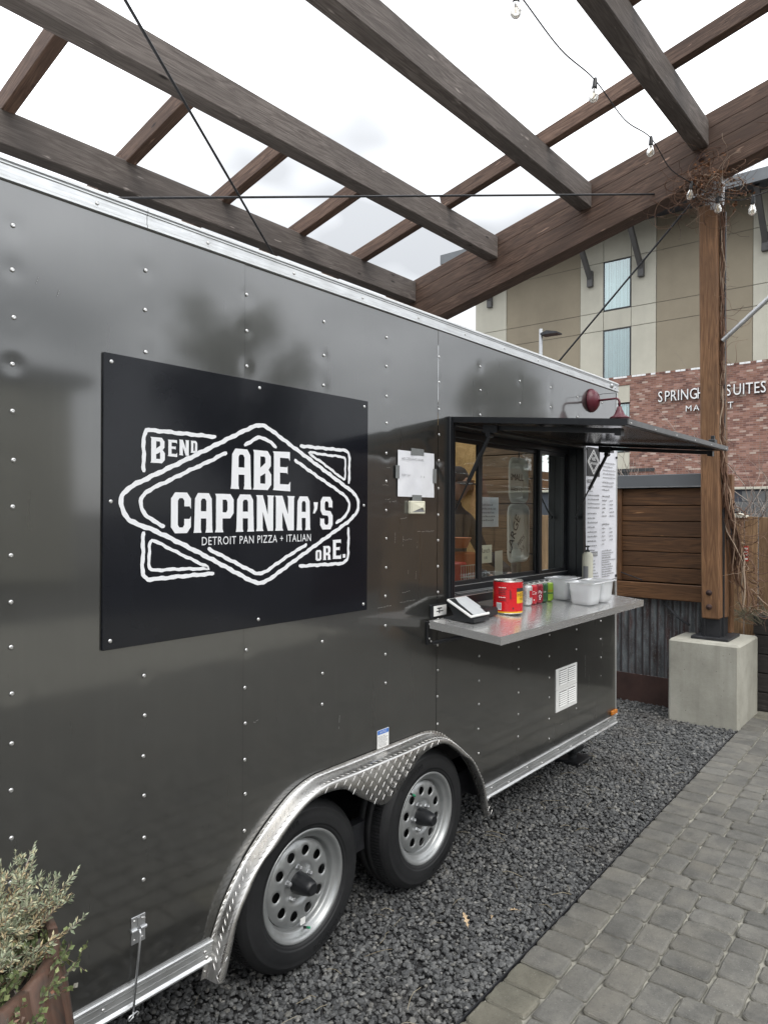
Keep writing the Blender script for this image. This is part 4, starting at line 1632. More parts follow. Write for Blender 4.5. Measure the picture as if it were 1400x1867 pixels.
sbox(SX0, SX1, SY0, W - .024, -.004, 0)
sbox(SX0, SX1, SY0 - .003, SY0, -.038, .0012)
sbox(SX0 - .003, SX0, SY0 - .003, W - .03, -.036, .0006)
sbox(SX1, SX1 + .003, SY0 - .003, W - .03, -.036, .0006)
SH = mb.build('serving_shelf', 'stainless', TR)
mb = MB()
for x in (SX0 + .05, SX1 - .05):
    mb.box((x - .045, W - .012, 1.185), (x - .005, W - .001, 1.300), ch=.002)
    a, b = Vector((x - .025, W - .03, 1.195)), Vector((x + .01, 1.80, 1.258))
    mb.cyl(a, b, .010, n=8)
mb.build('shelf_bracket', 'black_plastic', SH)
for x, z in ((2.822, 1.285), (2.822, 1.215), (2.835, 1.20), (2.93, 1.24)):
    inst('screw', rivet_me, Matrix.Translation((x, W - .013, z)) @ Matrix.Scale(.8, 4), SH)
mb = MB()
mb.box((2.836, W - .010, 1.312), (2.968, W - .002, 1.375), ch=.002)
PL = mb.build('shelf_end_plate', 'black_plastic', SH)
mb = MB()
mb.box((2.858, W - .0125, 1.318), (2.966, W - .0105, 1.368), 0)
mb.box((2.885, W - .0138, 1.352), (2.925, W - .0128, 1.358), 1)
mb.box((2.900, W - .0138, 1.330), (2.907, W - .0128, 1.352), 1)
mb.box((2.880, W - .0138, 1.338), (2.935, W - .0128, 1.343), 1)
mb.build('plate_label', ['white_paint', 'ink'], PL)

# wall lamp
mb = MB()
lx, lz = 4.743, 2.612
mb.lathe([(0, .058), (.018, .057), (.03, .050), (.05, .043), (.066, .030), (.076, .017), (.082, .006), (.082, 0)], (lx, W - .002, lz), (0, -1, 0), 36)
LAMP = mb.build('wall_lamp', 'burgundy', TR)
mb = MB()
arm = [(lx, W - .055, lz - .004), (lx, W - .12, lz - .003)] + [(lx, 1.872 - .028 * math.sin(t), lz - .032 + .030 * math.cos(t)) for t in np.linspace(0, math.pi / 2, 7)] + [(lx, 1.844, 2.545)]
mb.tube(arm, .0075, 10)
mb.build('lamp_arm', 'burgundy', LAMP)
mb = MB()
mb.lathe([(0, 2.553), (.016, 2.552), (.018, 2.535), (.021, 2.530), (.026, 2.520), (.031, 2.506), (.040, 2.493), (.056, 2.484), (.064, 2.479), (.0655, 2.472), (.062, 2.470), (.052, 2.480), (.03, 2.49), (.0, 2.50)], (lx, 1.844, 0), (0, 0, 1), 36)
mb.build('lamp_shade', 'burgundy', LAMP)
mb = MB()
mb.tube([(lx + .01, W - .05, lz + .035), (lx + .008, W - .08, lz + .040), (lx + .006, 1.87, lz + .037), (lx + .004, 1.866, lz + .030), (lx, 1.866, lz)], .0018, 6)
mb.build('lamp_wire', 'steel_dark', LAMP)

# vent covers: two stacked plates
for z0 in (.553, .692):
    mb = MB()
    x0, x1, z1 = 4.211, 4.521, z0 + .1365
    mb.box((x0, W - .0065, z0), (x1, W - .001, z1), 0, ch=.0012)
    for cx0, cx1 in ((x0 + .045, x0 + .148), (x0 + .168, x0 + .275)):
        for k in range(7):
            zz = z0 + .024 + k * .0138
            mb.box((cx0 - .001, W - .0076, zz + .0118), (cx1 + .001, W - .0066, zz + .0158), 1)  # dark bar above each hood, painted in for the louvre's shadow
            mb.add([(cx0, W - .0066, zz + .012), (cx1, W - .0066, zz + .012), (cx1, W - .014, zz + .0042), (cx0, W - .014, zz + .0042), (cx0 - .002, W - .0066, zz + .0045), (cx1 + .002, W - .0066, zz + .0045)],
                   [(0, 1, 2, 3), (0, 3, 4), (1, 5, 2), (3, 2, 5, 4)], 0)
    vc = mb.build('vent_cover', ['white_paint', 'dark_void'], TR, fix=False)
    for x, z in ((x0 + .015, z0 + .07), (x1 - .012, z0 + .075), (x0 + .157, z0 + .012), (x0 + .157, z1 - .012)):
        inst('screw', rivet_me, Matrix.Translation((x, W - .0065, z)) @ Matrix.Scale(.5, 4), vc)
mb = MB()
mb.box((5.098, W - .024, .346), (5.192, W - .004, .377), ch=.004)
mb.box((5.090, W - .006, .343), (5.198, W - .001, .380), 1)
mb.build('marker_light', ['amber', 'black_plastic'], TR)

# door hold-back stay
mb = MB()
mb.box((1.2365, W - .004, .455), (1.286, W - .0005, .541), ch=.001)
mb.cyl((1.2345, W - .006, .499), (1.254, W - .006, .499), .0062, n=10)
mb.cyl((1.267, W - .006, .499), (1.288, W - .006, .499), .0062, n=10)
mb.box((1.2575, W - .0062, .510), (1.2655, W - .0042, .537), ch=.0008)
ST = mb.build('door_stay', 'zinc', TR)
for x in (1.247, 1.275):
    for z in (.468, .528):
        inst('screw', rivet_me, Matrix.Translation((x, W - .004, z)) @ Matrix.Scale(.62, 4), ST)
mb = MB()
mb.tube([(1.262, W - .010, .500), (1.2605, W - .017, .488), (1.232, W - .024, .262)], .0042, 8)
mb.tube([(1.232, W - .024, .262), (1.228, W - .030, .247), (1.214, W - .032, .243), (1.208, W - .032, .248), (1.216, W - .030, .254), (1.243, W - .028, .256), (1.249, W - .028, .250), (1.241, W - .03, .2455)], .0028, 7)
mb.build('stay_rod', 'zinc', ST)

# ------------------------------------------------------------------ notices on the wall


def greek(mb, x0, x1, z, h, y, mi, q, gap=.35, fill=1.0):
    """a printed line too small to read: word-length strokes"""
    x = x0
    end = x0 + (x1 - x0) * fill
    while x < end - h:
        w = q.uniform(1.2, 5.0) * h * .7
        xe = min(x + w, end)
        n = max(1, int((xe - x) / (h * .62)))
        for k in range(n):
            a = x + (xe - x) * k / n
            b = a + (xe - x) / n * .74
            hh = h * q.choice((.62, .66, .72, 1.0))
            mb.add([(a, y, z), (b, y, z), (b, y, z + hh), (a, y, z + hh)], [(0, 1, 2, 3)], mi)
        x = xe + h * gap


def put_text(mb, body, size, x, z, y, mi, align='LEFT', sx=1.0, space=1.0):
    vs, fs = text_geo(body, size, 0, align, space, sx)
    mb.add([(x + p[0], y, z + p[1]) for p in vs], fs, mi)


q = random.Random(21)
NO = thing('paper_notice', 'white opening hours sheet taped to the trailer beside the serving window', 'notice', (2.717, W - .004, 1.90))
nx, nz = 17, 13
vs, fs = [], []
for i in range(nx):
    for j in range(nz):
        x, z = 2.574 + .286 * i / (nx - 1), 1.902 + .215 * j / (nz - 1)
        vs.append((x, W - .0075 - .0015 * math.sin(i * .9) * math.sin(j * .7 + 1) - .002 * math.exp(-((i - 10.3) / 1.2) ** 2), z))
for i in range(nx - 1):
    for j in range(nz - 1):
        fs.append((i * nz + j, (i + 1) * nz + j, (i + 1) * nz + j + 1, i * nz + j + 1))
mb = MB()
mb.add(vs, fs, 0, True)
mb.build('sheet', 'paper', NO)
mb = MB()
yq = W - .0125
put_text(mb, "ABE CAPANNA'S HOURS", .0155, 2.597, 2.074, yq, 0)
put_text(mb, 'EVERY DAY', .0135, 2.597, 1.998, yq, 0)
put_text(mb, '11', .0135, 2.742, 1.995, yq, 0)
put_text(mb, '8', .0135, 2.768, 1.995, yq, 0)
stuff(mb.build('print', 'ink_grey', NO, fix=False))
for a, b, c_, d in ((2.672, 2.773, 2.100, 2.132), (2.556, 2.584, 1.985, 2.045), (2.850, 2.878, 1.972, 2.043), (2.682, 2.757, 1.879, 1.912)):
    mb = MB()
    mb.box((a, W - .0105, c_), (b, W - .0088, d), ch=.0006)
    mb.build('tape_strip', 'tape', NO)

mb = MB()
x0, x1, z0, z1 = 2.658, 2.775, 1.822, 1.883
yb, yf = W - .001, W - .024
mb.box((x0, yf, z0), (x1 - .006, yb, z1), 0, ch=.004)
mb.add([(x0 + .004, yf - .0008, z0 + .008), (x1 - .012, yf - .0008, z0 + .010), (x0 + .072, yf - .0008, z0 + .028)], [(0, 1, 2)], 1)
mb.add([(x0 + .004, yf - .0012, z0 + .009), (x0 + .072, yf - .010, z0 + .030), (x1 - .012, yf - .0012, z0 + .012), (x1 - .012, yf - .0012, z1 - .01), (x0 + .004, yf - .0012, z1 - .008)], [(0, 1, 4), (1, 2, 3), (1, 3, 4)], 0)
cb_ = mb.build('bell_box', ['cream_plastic', 'ink_grey'], TR)
mb = MB()
mb.box((2.4435, W - .0016, .767), (2.5245, W - .0006, .851), 0)
mb.box((2.4455, W - .0022, .831), (2.5225, W - .0017, .849), 1)
put_text(mb, 'NOTICE', .0135, 2.484, .8355, W - .0027, 0, 'CENTER')
for k in range(8):
    greek(mb, 2.449, 2.519, .819 - k * .0062, .0036, W - .0022, 2, q, fill=q.uniform(.7, 1))
mb.build('notice_sticker', ['white_paint', 'blue_print', 'ink_grey'], TR, fix=False)

# menu banner
ME = thing('menu_banner', 'tall white menu banner hung on the trailer right of the serving hatch', 'menu', (4.89, W, 1.34))
bx0, bx1, bz0, bz1 = 4.632, 5.178, 1.348, 2.300
nx, nz = 14, 30
vs, fs = [], []
yb = lambda x, z: W - .010 - .0035 * math.sin((x - bx0) * 9 + z * 3) * math.sin(z * 7) - .002
for i in range(nx):
    for j in range(nz):
        x, z = bx0 + (bx1 - bx0) * i / (nx - 1), bz0 + (bz1 - bz0) * j / (nz - 1)
        vs.append((x, yb(x, z), z))
for i in range(nx - 1):
    for j in range(nz - 1):
        fs.append((i * nz + j, (i + 1) * nz + j, (i + 1) * nz + j + 1, i * nz + j + 1))
mb = MB()
mb.add(vs, fs, 0, True)
mb.build('banner_sheet', 'banner', ME)
mb = MB()
yq = W - .0175
mb.add([(4.640, yq, 2.085), (4.858, yq, 2.085), (4.858, yq, 2.285), (4.640, yq, 2.285)], [(0, 1, 2, 3)], 1)
vs, fs = [], []


def diamond(cx, cz, a, b, w, mi):
    P = [(cx, cz + b), (cx + a, cz), (cx, cz - b), (cx - a, cz)]
    Q = [(cx, cz + b - w), (cx + a - w * a / b, cz), (cx, cz - b + w), (cx - a + w * a / b, cz)]
    vs = [(x, yq - .001, z) for x, z in P + Q]
    mb.add(vs, [(k, (k + 1) % 4, 4 + (k + 1) % 4, 4 + k) for k in range(4)], mi)


diamond(4.749, 2.185, .104, .088, .010, 2)
diamond(4.749, 2.185, .084, .068, .007, 2)
put_text(mb, 'ABE', .036, 4.749, 2.195, yq - .001, 2, 'CENTER')
put_text(mb, "CAPANNA'S", .027, 4.749, 2.165, yq - .001, 2, 'CENTER')
lx0, lx1, rx0, rx1 = 4.655, 4.872, 4.905, 5.155
mb.add([(lx0, yq, 2.037), (lx0 + .09, yq, 2.037), (lx0 + .09, yq, 2.062), (lx0, yq, 2.062)], [(0, 1, 2, 3)], 0)
put_text(mb, 'RED PIZZA', .018, lx0 + .045, 2.044, yq - .001, 3, 'CENTER', .8)
for k, h in enumerate((.014, .012, .011, .011, .011, .011)):
    greek(mb, lx0, lx1, 2.005 - k * .0285, h, yq, 0, q, fill=.45 if k < 2 else q.uniform(.75, 1))
for k in range(9):
    greek(mb, lx0, lx1, 1.822 - k * .032, .0125, yq, 0, q, fill=q.uniform(.5, .98))
for k in range(5):
    greek(mb, rx0 + .01, rx1, 2.185 - k * .026, .0115, yq, 0, q, fill=q.uniform(.7, 1))
for k in range(3):
    greek(mb, rx0, rx1, 2.045 - k * .027, .012, yq, 0, q, fill=q.uniform(.4, .95))
for sct in (1.945, 1.745):
    greek(mb, rx0, rx0 + .14, sct, .014, yq, 0, q)
    for k in range(5):
        greek(mb, rx0, rx0 + .10, sct - .03 - k * .0275, .0115, yq, 0, q, fill=q.uniform(.4, .9))
        if not (sct < 1.8 and k == 4):
            greek(mb, rx0 + .135, rx1, sct - .03 - k * .0275, .0115, yq, 0, q, fill=q.uniform(.4, .85))
mb.add([(lx0, yq, 1.528), (lx0 + .17, yq, 1.528), (lx0 + .17, yq, 1.560), (lx0, yq, 1.560)], [(0, 1, 2, 3)], 0)
put_text(mb, 'SPECIALTY PIZZAS', .0235, lx0 + .085, 1.536, yq - .001, 3, 'CENTER', .80)
for k in range(6):
    greek(mb, lx0, lx1, 1.492 - k * .022, .011, yq, 0, q, fill=q.uniform(.5, .98))
for b_ in range(4):
    zz = 1.555 - b_ * .05
    greek(mb, rx0, rx0 + .17, zz, .0125, yq, 0, q)
    greek(mb, rx0, rx1, zz - .017, .0105, yq, 0, q, fill=q.uniform(.75, 1))
    greek(mb, rx0, rx1, zz - .033, .0105, yq, 0, q, fill=q.uniform(.5, .95))
stuff(mb.build('menu_print', ['ink_grey', 'ink', 'letter_white', 'white_vinyl'], ME, fix=False))
for x, z in ((bx0 + .012, bz1 - .03), (bx1 - .012, bz1 - .06), (bx0 + .02, bz0 + .03), (bx1 - .012, bz0 + .02)):
    mb = MB()
    mb.cyl((x, W - .022, z), (x, W - .002, z), .009, n=10)
    mb.build('banner_clip', 'black_plastic', ME)

# ------------------------------------------------------------------ things on the shelf
# payment tablet on its stand
PT = thing('payment_tablet', 'white framed payment tablet tilted on a black stand on the shelf', 'card reader', (2.985, 1.93, sz(1.93)))
z0 = sz(1.93)
mb = MB()
mb.extrude([(1.838, z0 + .001), (2.012, z0 + .005), (2.015, z0 + .012), (1.955, z0 + .022), (1.985, z0 + .080), (1.968, z0 + .088), (1.905, z0 + .045), (1.86, z0 + .026), (1.838, z0 + .016)],
           lambda p: (2.915, p[0], p[1]), lambda p: (3.055, p[0], p[1]))
mb.build('stand', 'black_plastic', PT)
T = Matrix.Translation((2.985, 1.915, z0 + .066)) @ Matrix.Rotation(R(27), 4, 'X')
mb = MB()
mb.box((-.085, -.080, -.006), (.085, .080, .006), M=T, ch=.003)
mb.build('tablet_case', 'white_paint', PT)
mb = MB()
mb.box((-.079, -.073, .006), (.079, .073, .0072), M=T)
SCR = mb.build('screen', 'screen', PT)
mb = MB()
mb.add([T @ Vector(p) for p in ((-.079, .03, .0078), (-.079, .073, .0078), (-.025, .073, .0078), (-.048, .03, .0078), (-.062, -.073, .0078), (-.079, -.073, .0078))], [(0, 3, 2, 1), (0, 5, 4, 3)], 0)
mb.add([T @ Vector(p) for p in ((.052, -.073, .0078), (.079, -.073, .0078), (.079, -.02, .0078), (.062, -.03, .0078))], [(0, 1, 2, 3)], 0)
stuff(mb.build('screen_graphic', 'black_plastic', SCR, fix=False))
mb = MB()
for pts in ([(2.99, 1.985, z0 + .07), (3.0, 2.015, z0 + .085), (3.03, 2.05, z0 + .105), (3.08, 2.12, 1.44)], [(3.16, 1.985, z0 + .05), (3.13, 2.02, z0 + .09), (3.09, 2.06, z0 + .11), (3.06, 2.12, 1.445)]):
    mb.tube(catmull(pts, 6), .0026, 6)
    mb.build('cable', 'black_plastic', PT)
    mb = MB()
CR = thing('card_terminal', 'small black card terminal lying behind the payment tablet', 'card reader', (3.16, 1.94, z0))
mb = MB()
mb.box((3.10, 1.885, z0 + .001), (3.225, 1.985, z0 + .045), ch=.008)
mb.build('body', 'black_plastic', CR)
mb = MB()
mb.box((3.112, 1.897, z0 + .045), (3.20, 1.97, z0 + .0475), ch=.001)
mb.build('glass_top', 'hatch_under', CR)

# big open tin
CX, CY_ = 3.357, 1.905
cz = sz(CY_) + .001
BC = thing('food_tin', 'big open red and yellow food tin on the shelf', 'tin', (CX, CY_, cz))
cr, chh = .0775, .176
mb = MB()
mb.lathe([(.068, .004), (cr - .002, .001), (cr + .0015, .003), (cr + .0015, .006), (cr, .008), (cr, chh - .006), (cr + .002, chh - .004), (cr + .002, chh), (cr - .001, chh), (cr - .002, chh - .006), (cr - .002, .02), (0, .02)], (CX, CY_, cz), (0, 0, 1), 48)
tin = mb.build('tin_body', 'tin', BC)


def wrap(vs, cx, cy, r, a, z, k=1.0):
    """bend flat geometry round a can: own x along the skin, a = direction of its middle"""
    return [(cx + r * math.cos(a + p[0] / r), cy + r * math.sin(a + p[0] / r), z + p[1]) for p in vs]


def patch(mb, cx, cy, r, a0, a1, z0, z1, mi, n=16):
    vs, fs = [], []
    for i in range(n + 1):
        a = a0 + (a1 - a0) * i / n
        vs += [(cx + r * math.cos(a), cy + r * math.sin(a), z0), (cx + r * math.cos(a), cy + r * math.sin(a), z1)]
    fs = [(2 * i, 2 * i + 2, 2 * i + 3, 2 * i + 1) for i in range(n)]
    mb.add(vs, fs, mi, True)


va = math.atan2(-CY_, -CX)                  # direction towards where customers stand
mb = MB()
patch(mb, CX, CY_, cr + .0006, 0, 2 * math.pi, cz + .013, cz + chh - .008, 0, 48)
patch(mb, CX, CY_, cr + .0008, 0, 2 * math.pi, cz + .007, cz + .0145, 1, 48)
lab = mb.build('label', ['can_red', 'can_yellow'], BC, fix=False)
mb = MB()
r1, r2 = cr + .0010, cr + .0014
patch(mb, CX, CY_, r1, va + .62, va + 2.2, cz + .058, cz + .118, 1)
patch(mb, CX, CY_, r1, va + .62, va + 2.2, cz + .1185, cz + .137, 2)
patch(mb, CX, CY_, r1, va - 1.75, va - 1.32, cz + .066, cz + .125, 1)
patch(mb, CX, CY_, r1, va - 1.75, va - 1.28, cz + .126, cz + .145, 2)
for body, sz_, da, dz in (('HIGH', .030, 1.12, .092), ('YIELD', .017, 1.12, .073)):
    vs, fs = text_geo(body, sz_, 0, 'CENTER')
    mb.add(wrap(vs, CX, CY_, r2, va + da, cz + dz), fs, 2)
patch(mb, CX, CY_, r1, va - .86, va - .45, cz + .022, cz + .060, 3)
for k in range(9):
    patch(mb, CX, CY_, r2, va - .83 + k * .04, va - .83 + k * .04 + q.choice((.012, .022)), cz + .028, cz + .056, 2, 1)
qq = random.Random(3)
for row in range(9):
    zz = cz + .138 - row * .0085
    x = -.052
    while x < -.012:
        w = qq.uniform(.003, .010)
        if row != 5:
            patch(mb, CX, CY_, r2, va + x / r2, va + (x + w) / r2, zz, zz + .0042, 2 if row not in (0, 6) else 3, 1)
        x += w + .0022
for row in range(5):
    patch(mb, CX, CY_, r2, va + .12 + row * .02, va + .133 + row * .02, cz + .08, cz + .14 - qq.uniform(0, .03), 2, 1)
patch(mb, CX, CY_, r2, va + .30, va + .40, cz + .028, cz + .037, 2, 2)
stuff(mb.build('label_print', ['can_red', 'can_yellow', 'ink', 'letter_white'], lab, fix=False))

# row of drink cans
SODA = [('can_silver', 'silver and white drink can, first in the row beside the red tin', 'ink_grey', '', .0),
        ('soda_red', 'bright red drink can with white script between silver and maroon cans', 'letter_white', 'Co', .027),
        ('soda_maroon', 'maroon drink can with white lettering in the middle of the row', 'letter_white', 'Pe', .026),
        ('soda_green', 'dark green drink can next to the lime green one', 'can_silver', 'ale', .016),
        ('soda_lime', 'lime green drink can at the far end of the row by the clear tubs', 'soda_red', 'DEW', .017)]
for k, (bm_, lb, pm, txt, ts) in enumerate(SODA):
    x, y = 3.668 + k * .0665, 1.962 + (.003 if k % 2 else 0)
    z = sz(y) + .001
    t = thing('drink_can', lb, 'drink can', (x, y, z), 'drink cans in a row on the shelf')
    mb = MB()
    mb.lathe([(0, .006), (.020, .005), (.024, .000), (.0265, .002), (.031, .010), (.033, .016), (.033, .100), (.0315, .106), (.0275, .113)], (x, y, z), (0, 0, 1), 28)
    mb.build('can_body', bm_, t)
    mb = MB()
    mb.lathe([(.0275, .113), (.0262, .1175), (.0272, .1205), (.0265, .122), (.0252, .121), (.024, .117), (0, .117)], (x, y, z), (0, 0, 1), 28)
    mb.build('can_lid', 'tin', t)
    va_ = math.atan2(-y, -x)
    mb = MB()
    if txt:
        vs, fs = text_geo(txt, ts, 0, 'CENTER')
        if k < 3:
            vs = [(p[0] + p[1] * .25, p[1], 0) for p in vs]
        mb.add(wrap(vs, x, y, .0337, va_ + .45, z + .058), fs, 0)
    else:
        for r_ in range(6):
            patch(mb, x, y, .0335, va_ - .1, va_ + .05, z + .03 + r_ * .009, z + .034 + r_ * .009, 0, 2)
        patch(mb, x, y, .0336, va_ + .55, va_ + 1.3, z + .045, z + .085, 1, 6)
    if k in (1, 2):
        patch(mb, x, y, .0336, va_ + .35, va_ + .55, z + .022, z + .030, 0, 3)
    if k == 2:
        mb.add(wrap([(.009 * math.cos(a) * s_, .009 * math.sin(a) * s_, 0) for s_ in (1, .65) for a in np.linspace(0, 2 * math.pi, 16, endpoint=False)], x, y, .0337, va_ + .5, z + .042),
               [(i, (i + 1) % 16, 16 + (i + 1) % 16, 16 + i) for i in range(16)], 0)
    if k == 4:
        patch(mb, x, y, .0333, va_ - .2, va_ + 1.3, z + .045, z + .053, 2, 8)
    mb.build('can_print', [pm, 'soda_red', 'soda_green'], t, fix=False)


def tub(x0, y0, label, w=.172, d=.158, h=.132):
    z = sz(y0 + d / 2) + .001
    t = thing('plastic_tub', label, 'tub', (x0 + w / 2, y0 + d / 2, z), 'clear plastic tubs on the shelf')
    mb = MB()

    def ring(e, zz, r=.022):
        out = []
        for cx, cy, a in ((x0 + w - e - r, y0 + d - e - r, 0), (x0 + e + r, y0 + d - e - r, 90), (x0 + e + r, y0 + e + r, 180), (x0 + w - e - r, y0 + e + r, 270)):
            for k in range(5):
                tt = R(a + k * 22.5)
                out.append((cx + r * math.cos(tt), cy + r * math.sin(tt), zz))
        return out
    rings = [ring(.026, z + .002, .02), ring(.018, z + .004), ring(.013, z + .04), ring(.007, z + h - .016), ring(.005, z + h - .014), ring(.004, z + h - .002), ring(-.010, z + h, .026), ring(-.011, z + h - .004, .026)]
    inn = [ring(-.010, z + h + .0012, .026), ring(.007, z + h + .0005), ring(.010, z + h - .014), ring(.016, z + .042), ring(.022, z + .007), ring(.03, z + .006, .018)]
    N = 20
    vs = [p for r_ in rings for p in r_]
    fs = [(k * N + i, k * N + (i + 1) % N, (k + 1) * N + (i + 1) % N, (k + 1) * N + i) for k in range(len(rings) - 1) for i in range(N)]
    fs.append(tuple(range(N))[::-1])
    mb.add(vs, fs, 0, True)
    vs = [p for r_ in inn for p in r_]
    fs = [(k * N + i, (k + 1) * N + i, (k + 1) * N + (i + 1) % N, k * N + (i + 1) % N) for k in range(len(inn) - 1) for i in range(N)]
    mb.add(vs, fs, 0, True)
    mb.build('tub_wall', 'tub', t, fix=False)
    # wrapped cutlery and bags inside
    rr_ = random.Random(int(x0 * 1000))
    mb = MB()
    for k in range(16):
        cx, cy = x0 + rr_.uniform(.04, w - .04), y0 + rr_.uniform(.04, d - .04)
        a, b = rr_.uniform(0, 6.3), rr_.uniform(-.5, .5)
        Mx = Matrix.Translation((cx, cy, z + rr_.uniform(.03, .085))) @ Matrix.Rotation(a, 4, 'Z') @ Matrix.Rotation(b + 1.1, 4, 'X') @ Matrix.Rotation(rr_.uniform(-.6, .6), 4, 'Y')
        mb.box((-.016, -.030, -.004), (.016, .030, .004), M=Mx, ch=.0025)
    stuff(mb.build('wrapped_cutlery', 'bag', t))


tub(3.968, 1.700, 'clear plastic tub nearest the shelf front, filled with white wrapped cutlery')
tub(4.156, 1.702, 'clear plastic tub at the right end, behind the front tub')
tub(4.010, 1.872, 'clear plastic tub standing against the window beside the lime green can', .166, .146)

bx, by = 4.40, 1.915
z = sz(by) + .001
t = thing('pump_bottle', 'cream pump bottle with black pump standing behind the clear tubs', 'bottle', (bx, by, z))
mb = MB()
mb.lathe([(0, 0), (.030, .0), (.034, .004), (.034, .250), (.031, .268), (.020, .278), (.013, .281), (0, .281)], (bx, by, z), (0, 0, 1), 28)
mb.build('bottle_body', 'note_cream', t)
mb = MB()
mb.lathe([(0.013, .280), (.013, .292), (.006, .294), (.0045, .310), (.011, .311), (.012, .320), (0, .323)], (bx, by, z), (0, 0, 1), 16)
mb.box((bx - .036, by - .006, z + .312), (bx, by + .006, z + .320), ch=.002)
mb.build('pump', 'black_plastic', t)
mb = MB()
patch(mb, bx, by, .0345, math.atan2(-by, -bx) - .95, math.atan2(-by, -bx) + .1, z + .09, z + .19, 0, 8)
mb.build('label', 'ink_grey', t, fix=False)

# ------------------------------------------------------------------ inside the trailer
mb = MB()
mb.box((5.10, 3.20, .45), (5.17, YB - .035, 2.70))
IW = mb.build('interior_wall', 'ply', TR)
for k in range(11):
    z = .50 + k * .2
    b_ = bar('plank', (5.14, 3.195, z + .1), (5.14, 2.20, z + .1), .03, .194, 'inner_plank', TR, ch=.004)  # brown planks added for the reflected planks and darkness in the middle pane
mb = MB()
for k in range(6):
    mb.box((1.6 + k * .58, YB - .055, .45), (1.6 + k * .58 + .572, YB - .035, 2.70))
    mb.build('wall_lining', 'ply', TR)
    mb = MB()
mb = MB()
mb.box((3.06, W + .165, .46), (4.9, 2.72, 1.36), ch=.005)
mb.build('counter', 'steel_kitchen', TR)
mb = MB()
mb.box((5.02, 3.22, 2.02), (5.10, 3.9, 2.10))
mb.build('wall_shelf', 'plank', TR)


def pan(cx, cz, w, h, label, words, y=W + .185, tilt=0.0):
    t = thing('baking_pan', label, 'pan', (cx, y, cz), 'baking pans hung inside the window')
    def ring(e, yy, r):
        out = []
        for ax, az, a in ((w / 2 - e - r, h / 2 - e - r, 0), (-w / 2 + e + r, h / 2 - e - r, 90), (-w / 2 + e + r, -h / 2 + e + r, 180), (w / 2 - e - r, -h / 2 + e + r, 270)):
            for k in range(5):
                tt = R(a + k * 22.5)
                out.append((cx + ax + r * math.cos(tt), yy, cz + az + r * math.sin(tt)))
        return out
    rings = [ring(0, y + .002, .05), ring(.004, y - .004, .05), ring(.016, y - .004, .045), ring(.024, y + .018, .04), ring(.042, y + .020, .035)]
    N = 20
    mb = MB()
    vs = [p for r_ in rings for p in r_]
    fs = [(k * N + i, k * N + (i + 1) % N, (k + 1) * N + (i + 1) % N, (k + 1) * N + i) for k in range(len(rings) - 1) for i in range(N)]
    fs.append(tuple((len(rings) - 1) * N + i for i in range(N)))
    mb.add(vs, fs, 0, True)
    mb.build('pan_body', 'pan_foil', t)
    mb = MB()
    for body, size, dx, dz, rot in words:
        vs, fs = text_geo(body, size, 0, 'CENTER')
        c_, s_ = math.cos(rot), math.sin(rot)
        mb.add([(cx + dx + p[0] * c_ - p[1] * s_, y + .016, cz + dz + p[0] * s_ + p[1] * c_) for p in vs], fs, 0)
    mb.build('marker_writing', 'ink', t, fix=False)


pan(4.06, 2.035, .25, .29, 'small foil pan lettered SMALL at the top of the window', [('SMALL', .062, 0, .0, 0), ('FEEDS 1-2', .034, .0, -.07, 0)])
pan(4.06, 1.70, .28, .37, 'large foil pan lettered LARGE below the small pan', [('LARGE', .088, -.01, -.02, R(62)), ('FEEDS', .038, .07, -.06, R(35)), ('3-5', .042, .085, -.115, R(30))])
mb = MB()
mb.cyl((4.06, W + .185, 2.18), (4.06, W + .185, 2.25), .004, n=6)
mb.build('pan_hook', 'black_plastic', TR)


def sheet(name, label, cat, x0, x1, z0, z1, m, y=GY + .022):
    t = thing(name, label, cat, ((x0 + x1) / 2, y, z0))
    mb = MB()
    mb.box((x0, y - .0005, z0), (x1, y + .0005, z1))
    mb.build('sheet', m, t)
    return t


t = sheet('window_notice', 'white typed notice taped inside the middle window pane', 'notice', 3.50, 3.735, 1.745, 1.92, 'paper')
mb = MB()
for k in range(5):
    greek(mb, 3.525, 3.71, 1.87 - k * .0225, .010, GY + .0212, 0, q, fill=q.uniform(.8, 1))
stuff(mb.build('print', 'ink_grey', t, fix=False))
t = sheet('price_note', 'cream handwritten Ranch price note stuck low inside the middle pane', 'note', 3.515, 3.66, 1.535, 1.64, 'note_cream')
mb = MB()
put_text(mb, 'Ranch', .042, 3.587, 1.595, GY + .0212, 0, 'CENTER')
put_text(mb, '1.00', .024, 3.587, 1.557, GY + .0212, 0, 'CENTER')
mb.build('handwriting', 'ink', t, fix=False)
t = sheet('paper_strip', 'narrow white rounded card standing upright inside the middle pane', 'card', 3.71, 3.80, 1.44, 1.60, 'kraft', GY + .03)

t = thing('orange_tub', 'orange tub stacked on a box inside the left window pane', 'tub', (3.72, 2.5, 1.36))
mb = MB()
mb.lathe([(0, .24), (.06, .24), (.085, .30), (.09, .305), (.086, .305), (.06, .25), (0, .25)], (3.80, 2.52, 1.365), (0, 0, 1), 24)
mb.build('tub_body', 'orange_bin', t)
t = thing('wire_basket', 'tan wire basket with packets inside the left window pane', 'basket', (3.76, 2.45, 1.36))
mb = MB()
for k in range(9):
    x = 3.66 + k * .026
    mb.cyl((x, 2.40, 1.365), (x, 2.40, 1.50), .0025, n=5)
    mb.cyl((x, 2.56, 1.365), (x, 2.56, 1.50), .0025, n=5)
for z in (1.37, 1.43, 1.50):
    mb.box((3.655, 2.397, z), (3.872, 2.403, z + .005))
    mb.box((3.655, 2.557, z), (3.872, 2.563, z + .005))
stuff(mb.build('wire_mesh', 'kraft', t))
mb = MB()
